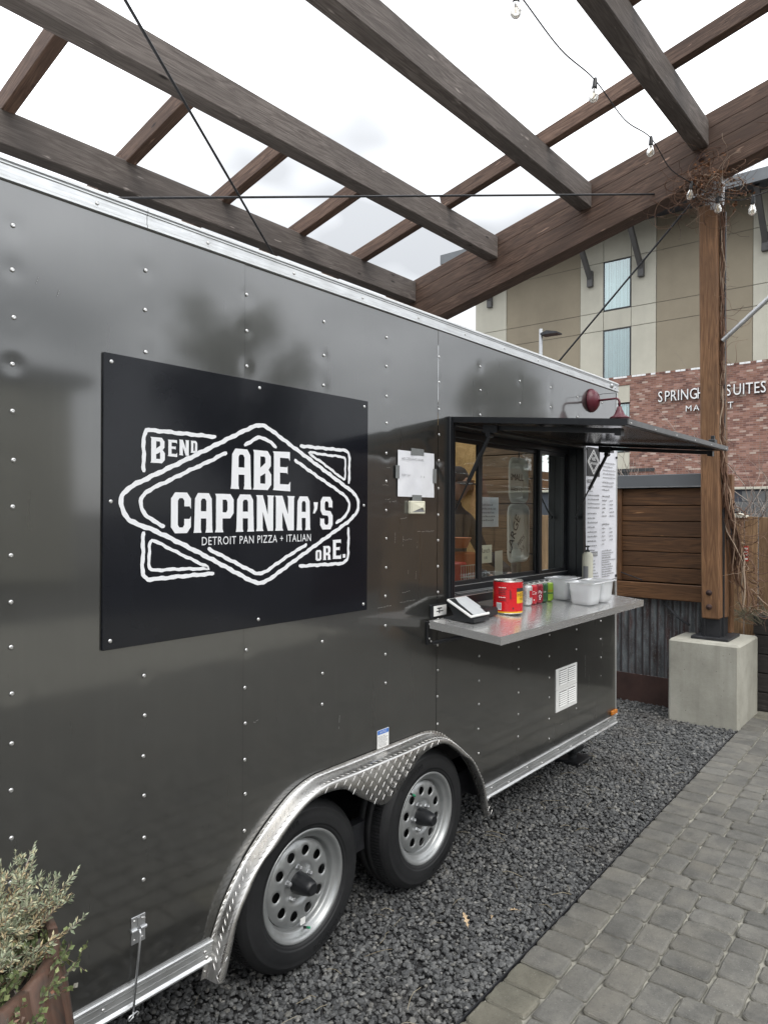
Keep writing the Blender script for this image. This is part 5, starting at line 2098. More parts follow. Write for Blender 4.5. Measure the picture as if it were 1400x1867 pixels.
mb.box((3.68, 2.42, 1.365), (3.76, 2.54, 1.52), ch=.01)
mb.build('packet', 'red_print', t)
mb = MB()
mb.box((3.77, 2.42, 1.365), (3.86, 2.54, 1.58), ch=.01)
mb.build('packet', 'orange_bin', t)

# worker inside, seen past the left frame
PX, PY, PF = 4.29, 2.92, .442
PE = thing('person', 'person in black cap and dark jacket reaching down inside the serving window', 'person', (PX, PY, PF))


def skin_body(name, pts, edges, m, parent, sub=2):
    me = bpy.data.meshes.new(name)
    me.from_pydata([p[0] for p in pts], edges, [])
    me.materials.append(MT[m])
    o = link(name, me, parent)
    md = o.modifiers.new('skin', 'SKIN')
    md.use_smooth_shade = True
    for v, p in zip(me.skin_vertices[0].data, pts):
        v.radius = (p[1], p[2] if len(p) > 2 else p[1])
    me.skin_vertices[0].data[0].use_root = True
    sb = o.modifiers.new('sub', 'SUBSURF')
    sb.levels = sb.render_levels = sub
    return o


def J(x, y, z):
    return (PX + x * 1.04, PY + y, PF + z * .965)


# facing the window (-y), right arm reaching down to the counter
pts = [(J(0, 0, .92), .155, .115), (J(0, 0, 1.12), .15, .11), (J(0, -.02, 1.30), .17, .12), (J(0, -.02, 1.42), .10, .085), (J(0, -.04, 1.50), .055), (J(0, -.06, 1.545), .052),
       (J(.20, -.02, 1.38), .062), (J(.26, -.12, 1.13), .05), (J(.16, -.36, 1.03), .038), (J(.12, -.42, 1.01), .032),
       (J(-.20, -.02, 1.38), .062), (J(-.25, -.10, 1.12), .05), (J(-.16, -.34, 1.02), .038), (J(-.12, -.40, 1.0), .032),
       (J(.09, 0, .84), .085), (J(.10, .0, .47), .062), (J(.11, .02, .09), .045), (J(.11, -.12, .045), .04),
       (J(-.09, 0, .84), .085), (J(-.10, .0, .47), .062), (J(-.11, .02, .09), .045), (J(-.11, -.12, .045), .04)]
ed_ = [(0, 1), (1, 2), (2, 3), (3, 4), (4, 5), (3, 6), (6, 7), (7, 8), (8, 9), (3, 10), (10, 11), (11, 12), (12, 13), (0, 14), (14, 15), (15, 16), (16, 17), (0, 18), (18, 19), (19, 20), (20, 21)]
skin_body('jacket_and_trousers', pts, ed_, 'cloth_dark', PE)
mb = MB()
hc = Vector(J(0, -.07, 1.64))
n, mrows = 20, 14
vs, fs = [], []
for i in range(mrows + 1):
    th = math.pi * i / mrows
    for k in range(n):
        ph_ = 2 * math.pi * k / n
        x, y, z = math.sin(th) * math.cos(ph_), math.sin(th) * math.sin(ph_), math.cos(th)
        r = Vector((x * .075, y * .092, z * .115))
        if z < 0:
            r.x *= 1 - .28 * (-z)
            r.y *= 1 - .18 * (-z)
        if y < -.92 and -.35 < z < .1:
            r.y -= .022 * (1 - abs(x) * 2.5) if abs(x) < .4 else 0
        if y < -.8 and -.62 < z < -.45:
            r.y -= .006
        vs.append(hc + r)
for i in range(mrows):
    for k in range(n):
        fs.append((i * n + k, i * n + (k + 1) % n, (i + 1) * n + (k + 1) % n, (i + 1) * n + k))
mb.add(vs, fs, 0, True)
for s_ in (-1, 1):
    mb.lathe([(0, .012), (.012, .010), (.020, 0), (.016, -.008)], hc + Vector((s_ * .073, .01, -.01)), (s_, -.3, 0), 10)
HD = mb.build('head', 'skin_tone', PE)
mb = MB()
mb.lathe([(0, .128), (.03, .125), (.06, .108), (.082, .070), (.088, .03), (.088, .012), (.082, .012)], hc + Vector((0, .005, .01)), (0, 0, 1), 24)
pts_ = [(math.cos(R(a)) * .085, math.sin(R(a)) * .09) for a in range(205, 340, 15)]
vs = [hc + Vector((x, y + .005, .028)) for x, y in pts_] + [hc + Vector((x * .85, y * 1.0 - .065, .010 - abs(x) * .1)) for x, y in pts_]
vs += [p - Vector((0, 0, .005)) for p in vs]
K = len(pts_)
mb.add(vs, [(k, k + 1, K + k + 1, K + k) for k in range(K - 1)] + [(2 * K + k, 3 * K + k, 3 * K + k + 1, 2 * K + k + 1) for k in range(K - 1)] + [(K + k, K + k + 1, 3 * K + k + 1, 3 * K + k) for k in range(K - 1)], 0, True)
mb.build('cap', 'cap_black', PE)
mb = MB()
for s_ in (-1, 1):
    mb.lathe([(0, .010), (.006, .008), (.009, 0)], hc + Vector((s_ * .03, -.083, .012)), (0, -1, 0), 10)
mb.build('eyes', 'ink', HD)
for s_ in (-1, 1):
    w0 = Vector(J(s_ * .12, -.41, 1.005))
    d0 = Vector((-s_ * .25, -.75, -.62)).normalized()
    pts = [(w0, .028, .02), (w0 + d0 * .05, .036, .016), (w0 + d0 * .085, .036, .014)]
    ee = [(0, 1), (1, 2)]
    o_ = skin_body('hand', pts, ee, 'skin_tone', PE, 1)
    sd = d0.cross(Vector((0, 0, 1))).normalized()
    dn = sd.cross(d0).normalized()
    for k, L in enumerate((.066, .076, .072, .056)):
        b0 = w0 + d0 * .075 + sd * (-.027 + .018 * k)
        skin_body('finger', [(b0, .009), (b0 + d0 * L * .45 - dn * .004, .0085), (b0 + d0 * L * .75 - dn * .018, .008), (b0 + d0 * L * .85 - dn * .035, .007)], [(0, 1), (1, 2), (2, 3)], 'skin_tone', o_, 1)
    b0 = w0 + d0 * .03 - sd * .03 * s_
    skin_body('thumb', [(b0, .011), (b0 + d0 * .025 - sd * .022 * s_ - dn * .01, .0105), (b0 + d0 * .052 - sd * .026 * s_ - dn * .02, .008)], [(0, 1), (1, 2)], 'skin_tone', o_, 1)

# ------------------------------------------------------------------ pergola
PG = thing('timber_pergola', 'dark stained timber pergola with sloping rafters over the trailer', 'pergola', (6.72, 1.78, .8))
RZ = lambda y: 5.80 - .2526 * y            # top of the main sloping beams
HIGH = -1.75
for bx_ in (6.72, -1.25):
    mbm = bar('main_beam', (bx_, 6.4, RZ(6.4) - .285), (bx_, HIGH, RZ(HIGH) - .285), .18, .540, 'timber_brown', PG, ch=.004)
    for kk in range(4):
        off = -.075 - .1405 * kk
        bar('lamination', (bx_, 6.4, RZ(6.4) + off), (bx_, HIGH - .002 * kk, RZ(HIGH) + off), .20, .1362, 'timber_brown', mbm, ch=.004)
PUR = [(6.06, 4.015), (4.98, 4.27), (3.895, 4.535), (2.856, 4.795), (1.787, 5.045), (.72, 5.31), (-.36, 5.58), (-1.43, 5.85)]
for k, (y, z) in enumerate(PUR):
    zz = z + .118
    bar('purlin', (-1.148, y + .072, zz), (6.618, y + .072, zz), .142, .236, 'timber_grey', PG, ch=.008)
RX = [-.63, .275, 1.18, 2.08, 2.985, 3.885, 4.80, 5.70]
for k in range(len(PUR) - 1):
    y0, y1 = PUR[k][0] + (.072 if k else .3), PUR[k + 1][0] + .071
    for i, x in enumerate(RX):
        # blocking rafters fill the low bays; higher up only some carry on
        if k >= 2 and not (i == 7 or (k >= 4 and i % 2 == 0)):
            continue
        if k + 1 < len(PUR) and not (k + 1 < 2 or i == 7 or (k + 1 >= 4 and i % 2 == 0)):
            y1 = PUR[k + 1][0] + .135
        zc = lambda y: RZ(y) + .022
        bar('rafter', (x, y0, zc(y0)), (x, y1, zc(y1)), .088, .135, 'timber_brown', PG, ch=.005)
# posts
bar('post', (6.713, 1.766, .905), (6.713, 1.806, 4.555), .152, .11, 'timber_post', PG, up=(1, 0, 0), ch=.010)
for (x, y, zt_) in ((-1.25, 1.775, 4.75), (-1.25, -1.4, 5.55), (6.742, 5.9, 3.72), (-1.25, 5.9, 3.72)):
    bar('post', (x, y, .0), (x, y, zt_), .168, .185, 'timber_post', PG, up=(1, 0, 0), ch=.010)
bar('post', (6.855, 1.752, .905), (6.855, 1.792, 4.555), .152, .11, 'timber_post', PG, up=(1, 0, 0), ch=.008)
mb = MB()
mb.box((6.655, 1.62, .716), (7.06, 1.93, .742), ch=.003)
mb.build('base_plate', 'steel_dark', PG)
mb = MB()
mb.box((6.772, 1.685, .742), (6.797, 1.845, 4.5))
mb.box((6.70, 1.70, .742), (6.769, 1.85, .903))
mb.box((6.672, 1.812, .742), (6.684, 1.824, .90))
mb.box((6.80, 1.69, .742), (6.93, 1.702, .90))
mb.build('post_shoe', 'steel_dark', PG)
mb = MB()
mb.box((6.655, 1.735, 4.50), (6.665, 1.782, 4.90))
mb.box((6.70, 1.70, 4.552), (6.79, 1.85, 4.80))
mb.build('post_strap', 'zinc', PG)


def bolt(p, r, nm='bolt', par=PG, m='rust_steel'):
    mb = MB()
    mb.lathe([(0, .016), (r * .4, .016), (r * .45, .010), (r * .5, .006), (r, .005), (r, 0)], p, (-1, 0, 0), 14)
    mb.build(nm, m, par)


bolt((6.649, 1.775, 1.135), .026)
bolt((6.649, 1.775, 1.010), .026)
bolt((6.618, 1.85, RZ(1.85) - .36), .040)
for nm, a, b, r, m in (('tie_rod', (6.62, 2.26, 4.76), (1.2, 5.48, 3.74), .0085, 'steel_dark'),
                       ('tie_rod', (5.0, 5.165, 3.875), (-1.1, 1.39, 4.85), .0085, 'steel_dark'),
                       ('tie_rod', (6.66, 1.80, 4.745), (6.66, 5.0, 1.60), .009, 'steel_dark'),
                       ('conduit', (6.70, 1.69, 3.345), (6.70, .1, 4.68), .020, 'zinc')):
    mb = MB()
    mb.cyl(a, b, r, n=10)
    mb.build(nm, m, PG)

# concrete plinth
PLN = MB()
PLN.box((6.53, 1.502, -.05), (7.21, 2.085, .716), ch=.018)
pl = PLN.build('block', 'concrete', None)
pl.name = 'concrete_plinth'
tag(pl, 'pale concrete block with chamfered edges under the pergola post', 'plinth')

# ------------------------------------------------------------------ string lights
SL = thing('string_lights', 'string of clear bulbs hanging from the pergola towards the post', 'string lights', (4.3, 1.84, 4.5))
BULBS = [(2.35, 1.80, 4.56), (3.28, 1.83, 4.50), (4.31, 1.845, 4.53), (5.62, 1.945, 4.73), (6.45, 1.885, 4.66), (6.56, 1.70, 4.53), (6.30, 1.365, 4.345)]
cpts = []
for k, p in enumerate(BULBS):
    cpts.append(Vector(p) + Vector((0, 0, .035)))
    if k < len(BULBS) - 1:
        mid = (Vector(p) + Vector(BULBS[k + 1])) / 2 + Vector((0, rnd.uniform(-.015, .015), .035 - (.055 if k < 4 else .03)))
        cpts.append(mid)
cpts = [Vector((1.2, 1.78, 4.62))] + cpts + [Vector((6.15, .9, 4.40)), Vector((5.9, .3, 4.6))]
mb = MB()
mb.tube(catmull(cpts, 8), .0045, 6)
mb.build('cable', 'black_plastic', SL)
for k, p in enumerate(BULBS):
    x, y, z = p
    tlt = Matrix.Translation(p) @ Matrix.Scale(1.06, 4) @ Matrix.Rotation(rnd.uniform(-.12, .12), 4, 'X') @ Matrix.Rotation(rnd.uniform(-.12, .12), 4, 'Y')
    mb = MB()
    mb.lathe([(0, .045), (.010, .044), (.013, .03), (.015, .0), (.0165, -.015), (.0165, -.022), (0, -.022)], (0, 0, 0), (0, 0, 1), 14)
    so = link('socket', mb.mesh('socket', 'black_plastic'), SL, tlt)
    mb = MB()
    mb.lathe([(.012, -.022), (.014, -.03), (.022, -.050), (.0275, -.070), (.026, -.088), (.017, -.100), (.006, -.105), (0, -.1055)], (0, 0, 0), (0, 0, 1), 18)
    link('bulb', mb.mesh('bulb', 'bulb'), so, tlt)
    mb = MB()
    for a in range(4):
        c_, s_ = math.cos(a * 1.57), math.sin(a * 1.57)
        mb.tube([(c_ * .004, s_ * .004, -.03), (c_ * .007, s_ * .007, -.055), (c_ * .005, s_ * .005, -.085)], .0011, 4)
    link('filament', mb.mesh('filament', 'filament'), so, tlt)

# ------------------------------------------------------------------ plank screen with corrugated skirt
PS = thing('plank_screen', 'brown plank screen with grey metal cap above rusty corrugated iron', 'screen', (6.98, 3.2, 0))
rows = [1.167, 1.313, 1.458, 1.604, 1.752, 1.905, 2.072]
for z0, z1 in zip(rows, rows[1:]):
    bar('plank', (6.975 + rnd.uniform(-.003, .003), 4.9, (z0 + z1) / 2), (6.975, 1.915, (z0 + z1) / 2), .03, z1 - z0 - .007, 'plank', PS, ch=.004)
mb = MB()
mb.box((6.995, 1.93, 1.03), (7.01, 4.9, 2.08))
mb.build('backing_sheet', 'dark_void', PS)  # dark sheet added to keep light from showing through the plank gaps
bar('plank', (6.945, 2.70, 1.17), (6.945, 2.70, 2.07), .028, .06, 'plank', PS, up=(0, 1, 0), ch=.003)
bar('ledge_board', (6.915, 4.9, 1.088), (6.915, 1.905, 1.088), .045, .150, 'plank', PS, ch=.006)
mb = MB()
mb.box((6.90, 1.905, 2.078), (7.08, 4.9, 2.200), ch=.004)
mb.box((6.895, 1.903, 2.076), (6.8995, 4.9, 2.086), 1)
mb.build('metal_cap', ['fascia', 'zinc'], PS)
mb = MB()
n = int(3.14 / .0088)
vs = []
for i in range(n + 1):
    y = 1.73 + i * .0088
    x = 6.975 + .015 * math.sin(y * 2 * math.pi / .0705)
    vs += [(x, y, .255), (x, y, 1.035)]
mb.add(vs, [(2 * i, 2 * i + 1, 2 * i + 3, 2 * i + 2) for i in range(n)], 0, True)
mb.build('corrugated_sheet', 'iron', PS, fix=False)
mb = MB()
mb.box((6.938, 1.73, -.04), (6.950, 4.9, .262), ch=.002)
mb.build('base_plate', 'rust_steel', PS)
mb = MB()
mb.tube([(6.90, 2.66, 1.25), (6.90, 2.45, 1.185)], .006, 6)
mb.tube([(6.93, 2.25, .98), (6.90, 2.12, .86), (6.86, 2.0, .80)], .011, 6)
mb.build('stray_rod', 'steel_dark', PS)
o = bar('screen_post', (7.06, 1.712, .742), (7.06, 1.712, 2.19), .062, .09, 'timber_post', PS, up=(1, 0, 0), ch=.005)
mb = MB()
mb.box((6.845, 1.655, 1.60), (6.885, 1.70, 1.73), ch=.003)
mb.box((6.835, 1.640, 1.64), (6.845, 1.665, 1.70), ch=.002)
mb.build('latch', 'steel_dark', PS)

# board fence to the right of the post
BF = thing('board_fence', 'upright cedar board fence beyond the pergola post', 'fence', (7.8, .5, 0))
y = 1.745
k = 0
while y > -2.2:
    w = .125
    b_ = bar('board', (7.76 + (.018 if k % 2 else 0), y - w / 2, .02), (7.76 + (.018 if k % 2 else 0), y - w / 2, 1.80 + rnd.uniform(-.006, .006)), .022, w - .008, 'board', BF, up=(0, 1, 0), ch=.003)
    y -= w
    k += 1
bar('fence_post', (7.73, 1.79, 0), (7.73, 1.79, 1.79), .085, .085, 'board', BF, up=(1, 0, 0), ch=.004)
mb = MB()
mb.extrude([(1.715, 1.792), (1.865, 1.792), (1.865, 1.812), (1.79, 1.838), (1.715, 1.812)], lambda p: (7.66, p[0], p[1]), lambda p: (7.81, p[0], p[1]))
mb.build('post_cap', 'stucco_light', BF)
mb = MB()
mb.box((7.728, 1.700, 1.36), (7.736, 1.742, 1.51), 0)
for k in range(4):
    mb.box((7.7255, 1.706, 1.375 + k * .034), (7.7275, 1.736, 1.392 + k * .034), 1)
fs_ = mb.build('fence_sign', ['red_print', 'white_paint'], None)
tag(fs_, 'small red and white warning sign on the fence board', 'sign')

# dark plank trough with evergreen
TP = thing('plank_trough', 'dark weathered plank planter box behind the concrete plinth', 'planter', (7.5, .6, 0))
for k in range(5):
    z = .01 + k * .176
    bar('plank', (7.315, 1.56, z + .085), (7.315, -1.6, z + .085), .045, .170, 'trough', TP, ch=.006)
    bar('plank', (7.69, 1.535, z + .085), (7.34, 1.535, z + .085), .045, .170, 'trough', TP, ch=.006)
mb = MB()
mb.box((7.34, -1.6, .0), (7.70, 1.51, .80))
mb.build('soil', 'soil', TP)


def leaves(P, D, L, Wd, m, name, parent, curl=.25, seed=0, nrm=None):
    """one small folded leaf per point: P origin, D direction, L length, Wd width"""
    g = np.random.default_rng(seed)
    n = len(P)
    D = D / np.linalg.norm(D, axis=1, keepdims=True)
    r = g.normal(size=(n, 3)) if nrm is None else nrm + g.normal(size=(n, 3)) * .4
    S = np.cross(D, r)
    S /= np.linalg.norm(S, axis=1, keepdims=True) + 1e-9
    N = np.cross(S, D)
    L = L[:, None]
    Wd = Wd[:, None]
    a = P
    b = P + D * L * .5 + S * Wd * .5 + N * L * curl * .3
    c = P + D * L + N * L * curl * -.2
    d = P + D * L * .5 - S * Wd * .5 + N * L * curl * .3
    e = P + D * L * .5
    V = np.stack([a, b, c, d, e], 1).reshape(-1, 3)
    F = np.array([(0, 1, 4), (1, 2, 4), (2, 3, 4), (3, 0, 4)])
    F = (F[None] + (np.arange(n) * 5)[:, None, None]).reshape(-1, 3)
    return stuff(fast_mesh(name, V, F, m, parent))


def shrub_stems(base, n, spread, h, seed, up=.55, wob=.05, seg=8, rad=(0, .06)):
    """arching stems from a clump, as lists of points"""
    g = random.Random(seed)
    out = []
    for k in range(n):
        a = g.uniform(0, 2 * math.pi)
        r0 = g.uniform(*rad)
        p = Vector(base) + Vector((math.cos(a) * r0, math.sin(a) * r0, 0))
        lean = g.uniform(.05, 1.0) * spread
        d = Vector((math.cos(a) * lean, math.sin(a) * lean, up)).normalized()
        L = h * g.uniform(.55, 1.05)
        pts = [p.copy()]
        for i in range(seg):
            d = (d + Vector((g.uniform(-wob, wob), g.uniform(-wob, wob), g.uniform(-wob, wob * 1.4)))).normalized()
            p = p + d * L / seg
            pts.append(p.copy())
        out.append(pts)
    return out


def leafy(stems, per, L, Wd, start, m, parent, name, seed, out=.9):
    g = np.random.default_rng(seed)
    P, D, LL, WW = [], [], [], []
    for pts in stems:
        n = len(pts) - 1
        for k in range(per):
            t = start + (1 - start) * (k + g.uniform(0, 1)) / per
            i = min(int(t * n), n - 1)
            f = t * n - i
            p = pts[i].lerp(pts[i + 1], f)
            d = (pts[i + 1] - pts[i]).normalized()
            a, b = frame(d)
            th = g.uniform(0, 6.28)
            s = a * math.cos(th) + b * math.sin(th)
            dd = d * (.35 + .7 * t) + s * out * (1.1 - .6 * t)
            P.append(p)
            D.append(dd)
            sc_ = g.uniform(.7, 1.2) * (1.05 - .35 * t)
            LL.append(L * sc_)
            WW.append(Wd * sc_)
    return leaves(np.array([tuple(p) for p in P]), np.array([tuple(d) for d in D]), np.array(LL), np.array(WW), m, name, parent, seed=seed)


def stem_mesh(stems, r, m, name, parent, n=4, taper=.4):
    mb = MB()
    for s in stems:
        mb.tube(s, r, n, taper=taper, cap=False)
    return stuff(mb.build(name, m, parent, fix=False))


EV = thing('evergreen_shrub', 'spiky grey green evergreen shrub in the dark plank planter', 'shrub', (7.45, 1.35, .85))
st = shrub_stems((7.42, 1.40, .80), 70, 1.1, .32, 31, .35, .12, 7, (0, .22)) + shrub_stems((7.42, .95, .80), 50, 1.1, .32, 32, .35, .12, 7, (0, .22)) + shrub_stems((7.40, 1.62, .86), 14, 1.3, .26, 33, .1, .12, 6, (0, .05))
stem_mesh(st, .0035, 'bark', 'stem', EV)
leafy(st, 46, .026, .0035, .15, 'conifer', EV, 'needles', 7)

# ------------------------------------------------------------------ barrel planter in the near corner
BC_ = Vector((.445, 1.556, 0))
BA = thing('barrel_planter', 'weathered rusty brown barrel planter in the lower left corner', 'planter', tuple(BC_))
NST = 18


def brad(z):
    return .288 + .048 * (1 - ((z - .48) / .48) ** 2)


for k in range(NST):
    a0, a1 = 2 * math.pi * k / NST + .004, 2 * math.pi * (k + 1) / NST - .004
    mb = MB()
    zs = np.linspace(.02, .965 + rnd.uniform(-.003, .003), 9)
    vs = []
    for z in zs:
        for f in (0, .5, 1):
            a = a0 + (a1 - a0) * f
            r = brad(z)
            vs.append((BC_.x + r * math.cos(a), BC_.y + r * math.sin(a), z))
        for f in (1, .5, 0):
            a = a0 + (a1 - a0) * f
            r = brad(z) - .018
            vs.append((BC_.x + r * math.cos(a), BC_.y + r * math.sin(a), z))
    fs = [(i * 6 + j, i * 6 + (j + 1) % 6, (i + 1) * 6 + (j + 1) % 6, (i + 1) * 6 + j) for i in range(8) for j in range(6)]
    fs += [tuple(range(6))[::-1], tuple(48 + j for j in range(6))]
    mb.add(vs, fs, 0, True)
    mb.build('stave', 'barrel', BA, fix=False)
for z0, z1 in ((.10, .15), (.30, .345), (.60, .645)):
    mb = MB()
    mb.lathe([(brad(z0) + .001, z0), (brad(z0) + .004, z0), (brad(z1) + .004, z1), (brad(z1) + .001, z1)], BC_, (0, 0, 1), 64)
    mb.build('hoop', 'rust_steel', BA)
mb = MB()
mb.lathe([(brad(.90) - .022, .90), (.12, .915), (0, .92)], BC_, (0, 0, 1), 32)
mb.build('soil', 'soil', BA)
LV = thing('lavender_shrub', 'silvery grey green woody lavender shrub with dry tan stems in the barrel', 'shrub', (.42, 1.58, .92))
def branch_out(stems, n, L, seed, wob=.18):
    """side sprigs from the upper half of each stem"""
    gq = random.Random(seed)
    out = []
    for pts in stems:
        for k in range(n):
            i = gq.randint(len(pts) // 3, len(pts) - 1)
            p = pts[i].copy()
            d = (pts[min(i, len(pts) - 2) + 1] - pts[min(i, len(pts) - 2)]).normalized()
            d = (d + Vector((gq.uniform(-.9, .9), gq.uniform(-.9, .9), gq.uniform(-.1, .8)))).normalized()
            q_ = [p.copy()]
            l = L * gq.uniform(.5, 1.1)
            for j in range(4):
                d = (d + Vector((gq.uniform(-wob, wob), gq.uniform(-wob, wob), gq.uniform(-.05, .22)))).normalized()
                p = p + d * l / 4
                q_.append(p.copy())
            out.append(q_)
    return out


st = shrub_stems((.37, 1.60, .90), 170, .90, .190, 41, .50, .18, 8, (0, .17)) + shrub_stems((.50, 1.57, .905), 140, 1.15, .200, 43, .42, .20, 8, (0, .15))
st += [[Vector((.53, 1.52, .965)) + Vector((.017 * i, -.008 * i + .008 * math.sin(k * 2 + i * .4), (.003 + .005 * k) * i - .0006 * i * i)) for i in range(9)] for k in range(4)]
sp = branch_out(st, 5, .046, 44)
stem_mesh(st, .0022, 'bark', 'stem', LV)
stem_mesh(sp, .0011, 'twig', 'sprig', LV, 3)
leafy(sp, 17, .0140, .0046, .10, 'lav_leaf', LV, 'leaves', 8, .95)
leafy(st, 18, .0150, .0046, .35, 'lav_leaf', LV, 'inner_leaves', 13, 1.1)
leafy(st, 44, .0170, .0044, .12, 'dry_leaf', LV, 'dry_leaves', 9, 1.0)
HB = thing('trailing_herb', 'low green round leaved herb trailing over the barrel rim', 'herb', (.5, 1.45, .92))
st = shrub_stems((.47, 1.50, .905), 330, 1.0, .085, 51, .50, .2, 6, (.06, .235)) + shrub_stems((.38, 1.38, .90), 110, 1.5, .11, 52, .35, .2, 6, (0, .14))
st += [[Vector((.62, 1.44, .955)) + Vector((.019 * i, -.010 * i, .006 * i - .0026 * i * i)) for i in range(7)]]
stem_mesh(st, .0014, 'bark', 'stem', HB)
leafy(st, 13, .0165, .0135, .2, 'herb_leaf', HB, 'leaves', 10, 1.2)

# ------------------------------------------------------------------ vine on the post
g = random.Random(77)


def walk(p, d, L, seg, wob, pull=None, grav=0.0, curl=0.0):
    pts = [Vector(p)]
    d = Vector(d).normalized()
    ax = Vector((g.uniform(-1, 1), g.uniform(-1, 1), g.uniform(-1, 1))).normalized()
    for i in range(seg):
        d = (d + Vector((g.uniform(-wob, wob), g.uniform(-wob, wob), g.uniform(-wob, wob) - grav)) + ax.cross(d) * curl)
        if pull is not None:
            d += (Vector(pull) - pts[-1]) * .5
        d.normalize()
        pts.append(pts[-1] + d * L / seg)
    return catmull(pts, 3)


VN = thing('dried_vine', 'leafless brown vine twisted up the pergola post and tangled at its top', 'vine', (6.85, 1.62, .9))
mb = MB()
# braided stems along the right edge of the post
LEAN = lambda z: .30 * max(0, (2.3 - z) / 1.4) ** 1.2
for k in range(34):
    pts = []
    low = k < 22
    zz0 = g.uniform(.95, 1.45) if low else g.uniform(1.2, 2.2)
    zz1 = g.choice((g.uniform(2.2, 3.2), g.uniform(3.4, 4.7), g.uniform(4.3, 4.75)))
    f = g.uniform(0, 6.28)
    fr, R0 = g.uniform(3.5, 7.5) * g.choice((-1, 1)), g.uniform(.4, 1.0)
    n = 30
    for i in range(n + 1):
        z = zz0 + (zz1 - zz0) * i / n
        out = LEAN(z)
        w = (.018 + .042 * max(0, (2.9 - z) / 1.6)) * R0
        y = 1.700 - out * .56 + w * math.sin(f + z * fr) + .006 * math.sin(z * 23 + k)
        x = 6.73 + out * .9 + w * math.cos(f + z * fr) + .006 * math.sin(z * 19 + 2 * k)
        pts.append((x, y, z))
    mb.tube(catmull(pts, 3), g.uniform(.0035, .0095), 5, taper=.6, cap=False)
stuff(mb.build('main_stem', 'vine', VN, fix=False))
mb = MB()
for k in range(85):                       # the tangle on top
    p = (6.60 + g.uniform(-.10, .16), 1.80 + g.gauss(0, .13), 4.68 + g.gauss(0, .09))
    d = (g.uniform(-.7, .3), g.uniform(-1, 1), g.uniform(-.9, .7))
    mb.tube(walk(p, d, g.uniform(.35, 1.0), 12, .42, (6.60, 1.80, 4.66), 0, g.choice((-.5, .4, .55, .7))), g.uniform(.0016, .0042), 4, taper=.5, cap=False)
for k in range(40):                       # loose ends hanging out
    p = (6.58 + g.uniform(-.05, .12), 1.75 + g.uniform(-.16, .16), 4.62 + g.uniform(-.14, .14))
    d = (g.uniform(-.6, .2), g.choice((-1, 1)) * g.uniform(.4, 1), g.uniform(-.7, .6))
    mb.tube(walk(p, d, g.uniform(.25, .70), 10, .38, None, .05, g.choice((-.3, .25, .4))), g.uniform(.0011, .0024), 4, taper=.4, cap=False)
for (p, d, L, cu) in (((6.56, 1.86, 4.60), (-.2, .6, -.8), 1.05, .62), ((6.55, 1.80, 4.58), (-.3, -.3, -1), .95, -.60), ((6.56, 1.92, 4.72), (-.3, 1, .1), .8, .30)):
    mb.tube(walk(p, d, L, 16, .10, None, 0, cu), .0042, 5, taper=.5, cap=False)
for k in range(44):                       # side shoots down the post
    z = g.uniform(2.2, 4.5)
    mb.tube(walk((6.72, 1.69, z), (g.uniform(-.5, .4), g.uniform(-1, .1), g.uniform(-.8, .5)), g.uniform(.10, .45), 9, .42, None, .05, g.choice((-.4, .35))), g.uniform(.0011, .0026), 4, taper=.4, cap=False)
for k in range(90):                       # sprays at the foot, towards the fence
    z = g.uniform(.95, 1.95)
    out = LEAN(z)
    mb.tube(walk((6.76 + out, 1.64 - out * .5, z), (g.uniform(-.2, .6), g.uniform(-1, .4), g.uniform(-.8, .35)), g.uniform(.15, .62), 12, .42, None, .02, g.choice((-.5, -.3, .3, .5))), g.uniform(.0016, .0042), 4, taper=.45, cap=False)
stuff(mb.build('tendril', 'vine', VN, fix=False))
P, D = [], []
for k in range(210):
    P.append((6.57 + g.uniform(-.08, .12), 1.80 + g.gauss(0, .11), 4.76 + g.gauss(0, .075)))
    D.append((g.uniform(-1, .2), g.uniform(-1, 1), g.uniform(-1, .2)))
for k in range(36):
    P.append((6.62 + g.uniform(-.05, .05), 1.50 + g.uniform(-.08, .12), 4.55 + g.uniform(-.14, .10)))
    D.append((g.uniform(-1, .2), g.uniform(-1, 1), g.uniform(-1, .2)))
leaves(np.array(P), np.array(D, float), np.array([g.uniform(.02, .05) for _ in P]), np.array([g.uniform(.012, .032) for _ in P]), 'vine_leaf', 'dry_leaf', VN, .9, 3)

# ------------------------------------------------------------------ bare shrubs


def twigs(mb, p, d, L, r, depth):
    pts = [Vector(p)]
    d = Vector(d).normalized()
    for i in range(5):
        d = (d + Vector((g.uniform(-.16, .16), g.uniform(-.16, .16), g.uniform(-.05, .16)))).normalized()
        pts.append(pts[-1] + d * L / 5)
    mb.tube(pts, r, 4, taper=.55, cap=False)
    if depth > 0:
        for k in range(g.choice((3, 4, 4))):
            i = g.randint(1, 5)
            a, b = frame(d)
            t = g.uniform(0, 6.28)
            dd = d + (a * math.cos(t) + b * math.sin(t)) * g.uniform(.45, 1.0)
            twigs(mb, pts[i], dd, L * g.uniform(.5, .75), r * .58, depth - 1)


for (x, y, h, n, lb) in ((11.4, 2.15, 1.9, 8, 'leafless pale bush in front of the grey block wall right of the post'),
                         (11.2, 4.05, 1.75, 8, 'leafless bush behind the plank screen beside the pergola post'),
                         (11.8, 5.10, 1.6, 7, 'leafless bush behind the plank screen near the trailer corner')):
    t = thing('bare_shrub', lb, 'shrub', (x, y, 0), 'leafless bushes in front of the hotel')
    mb = MB()
    for k in range(n):
        a = 6.28 * k / n + g.uniform(-.3, .3)
        twigs(mb, (x + .1 * math.cos(a), y + .1 * math.sin(a), 0), (math.cos(a) * .42, math.sin(a) * .42, 1), h * g.uniform(.75, 1.05), .014, 3)
    stuff(mb.build('branch', 'twig', t, fix=False))

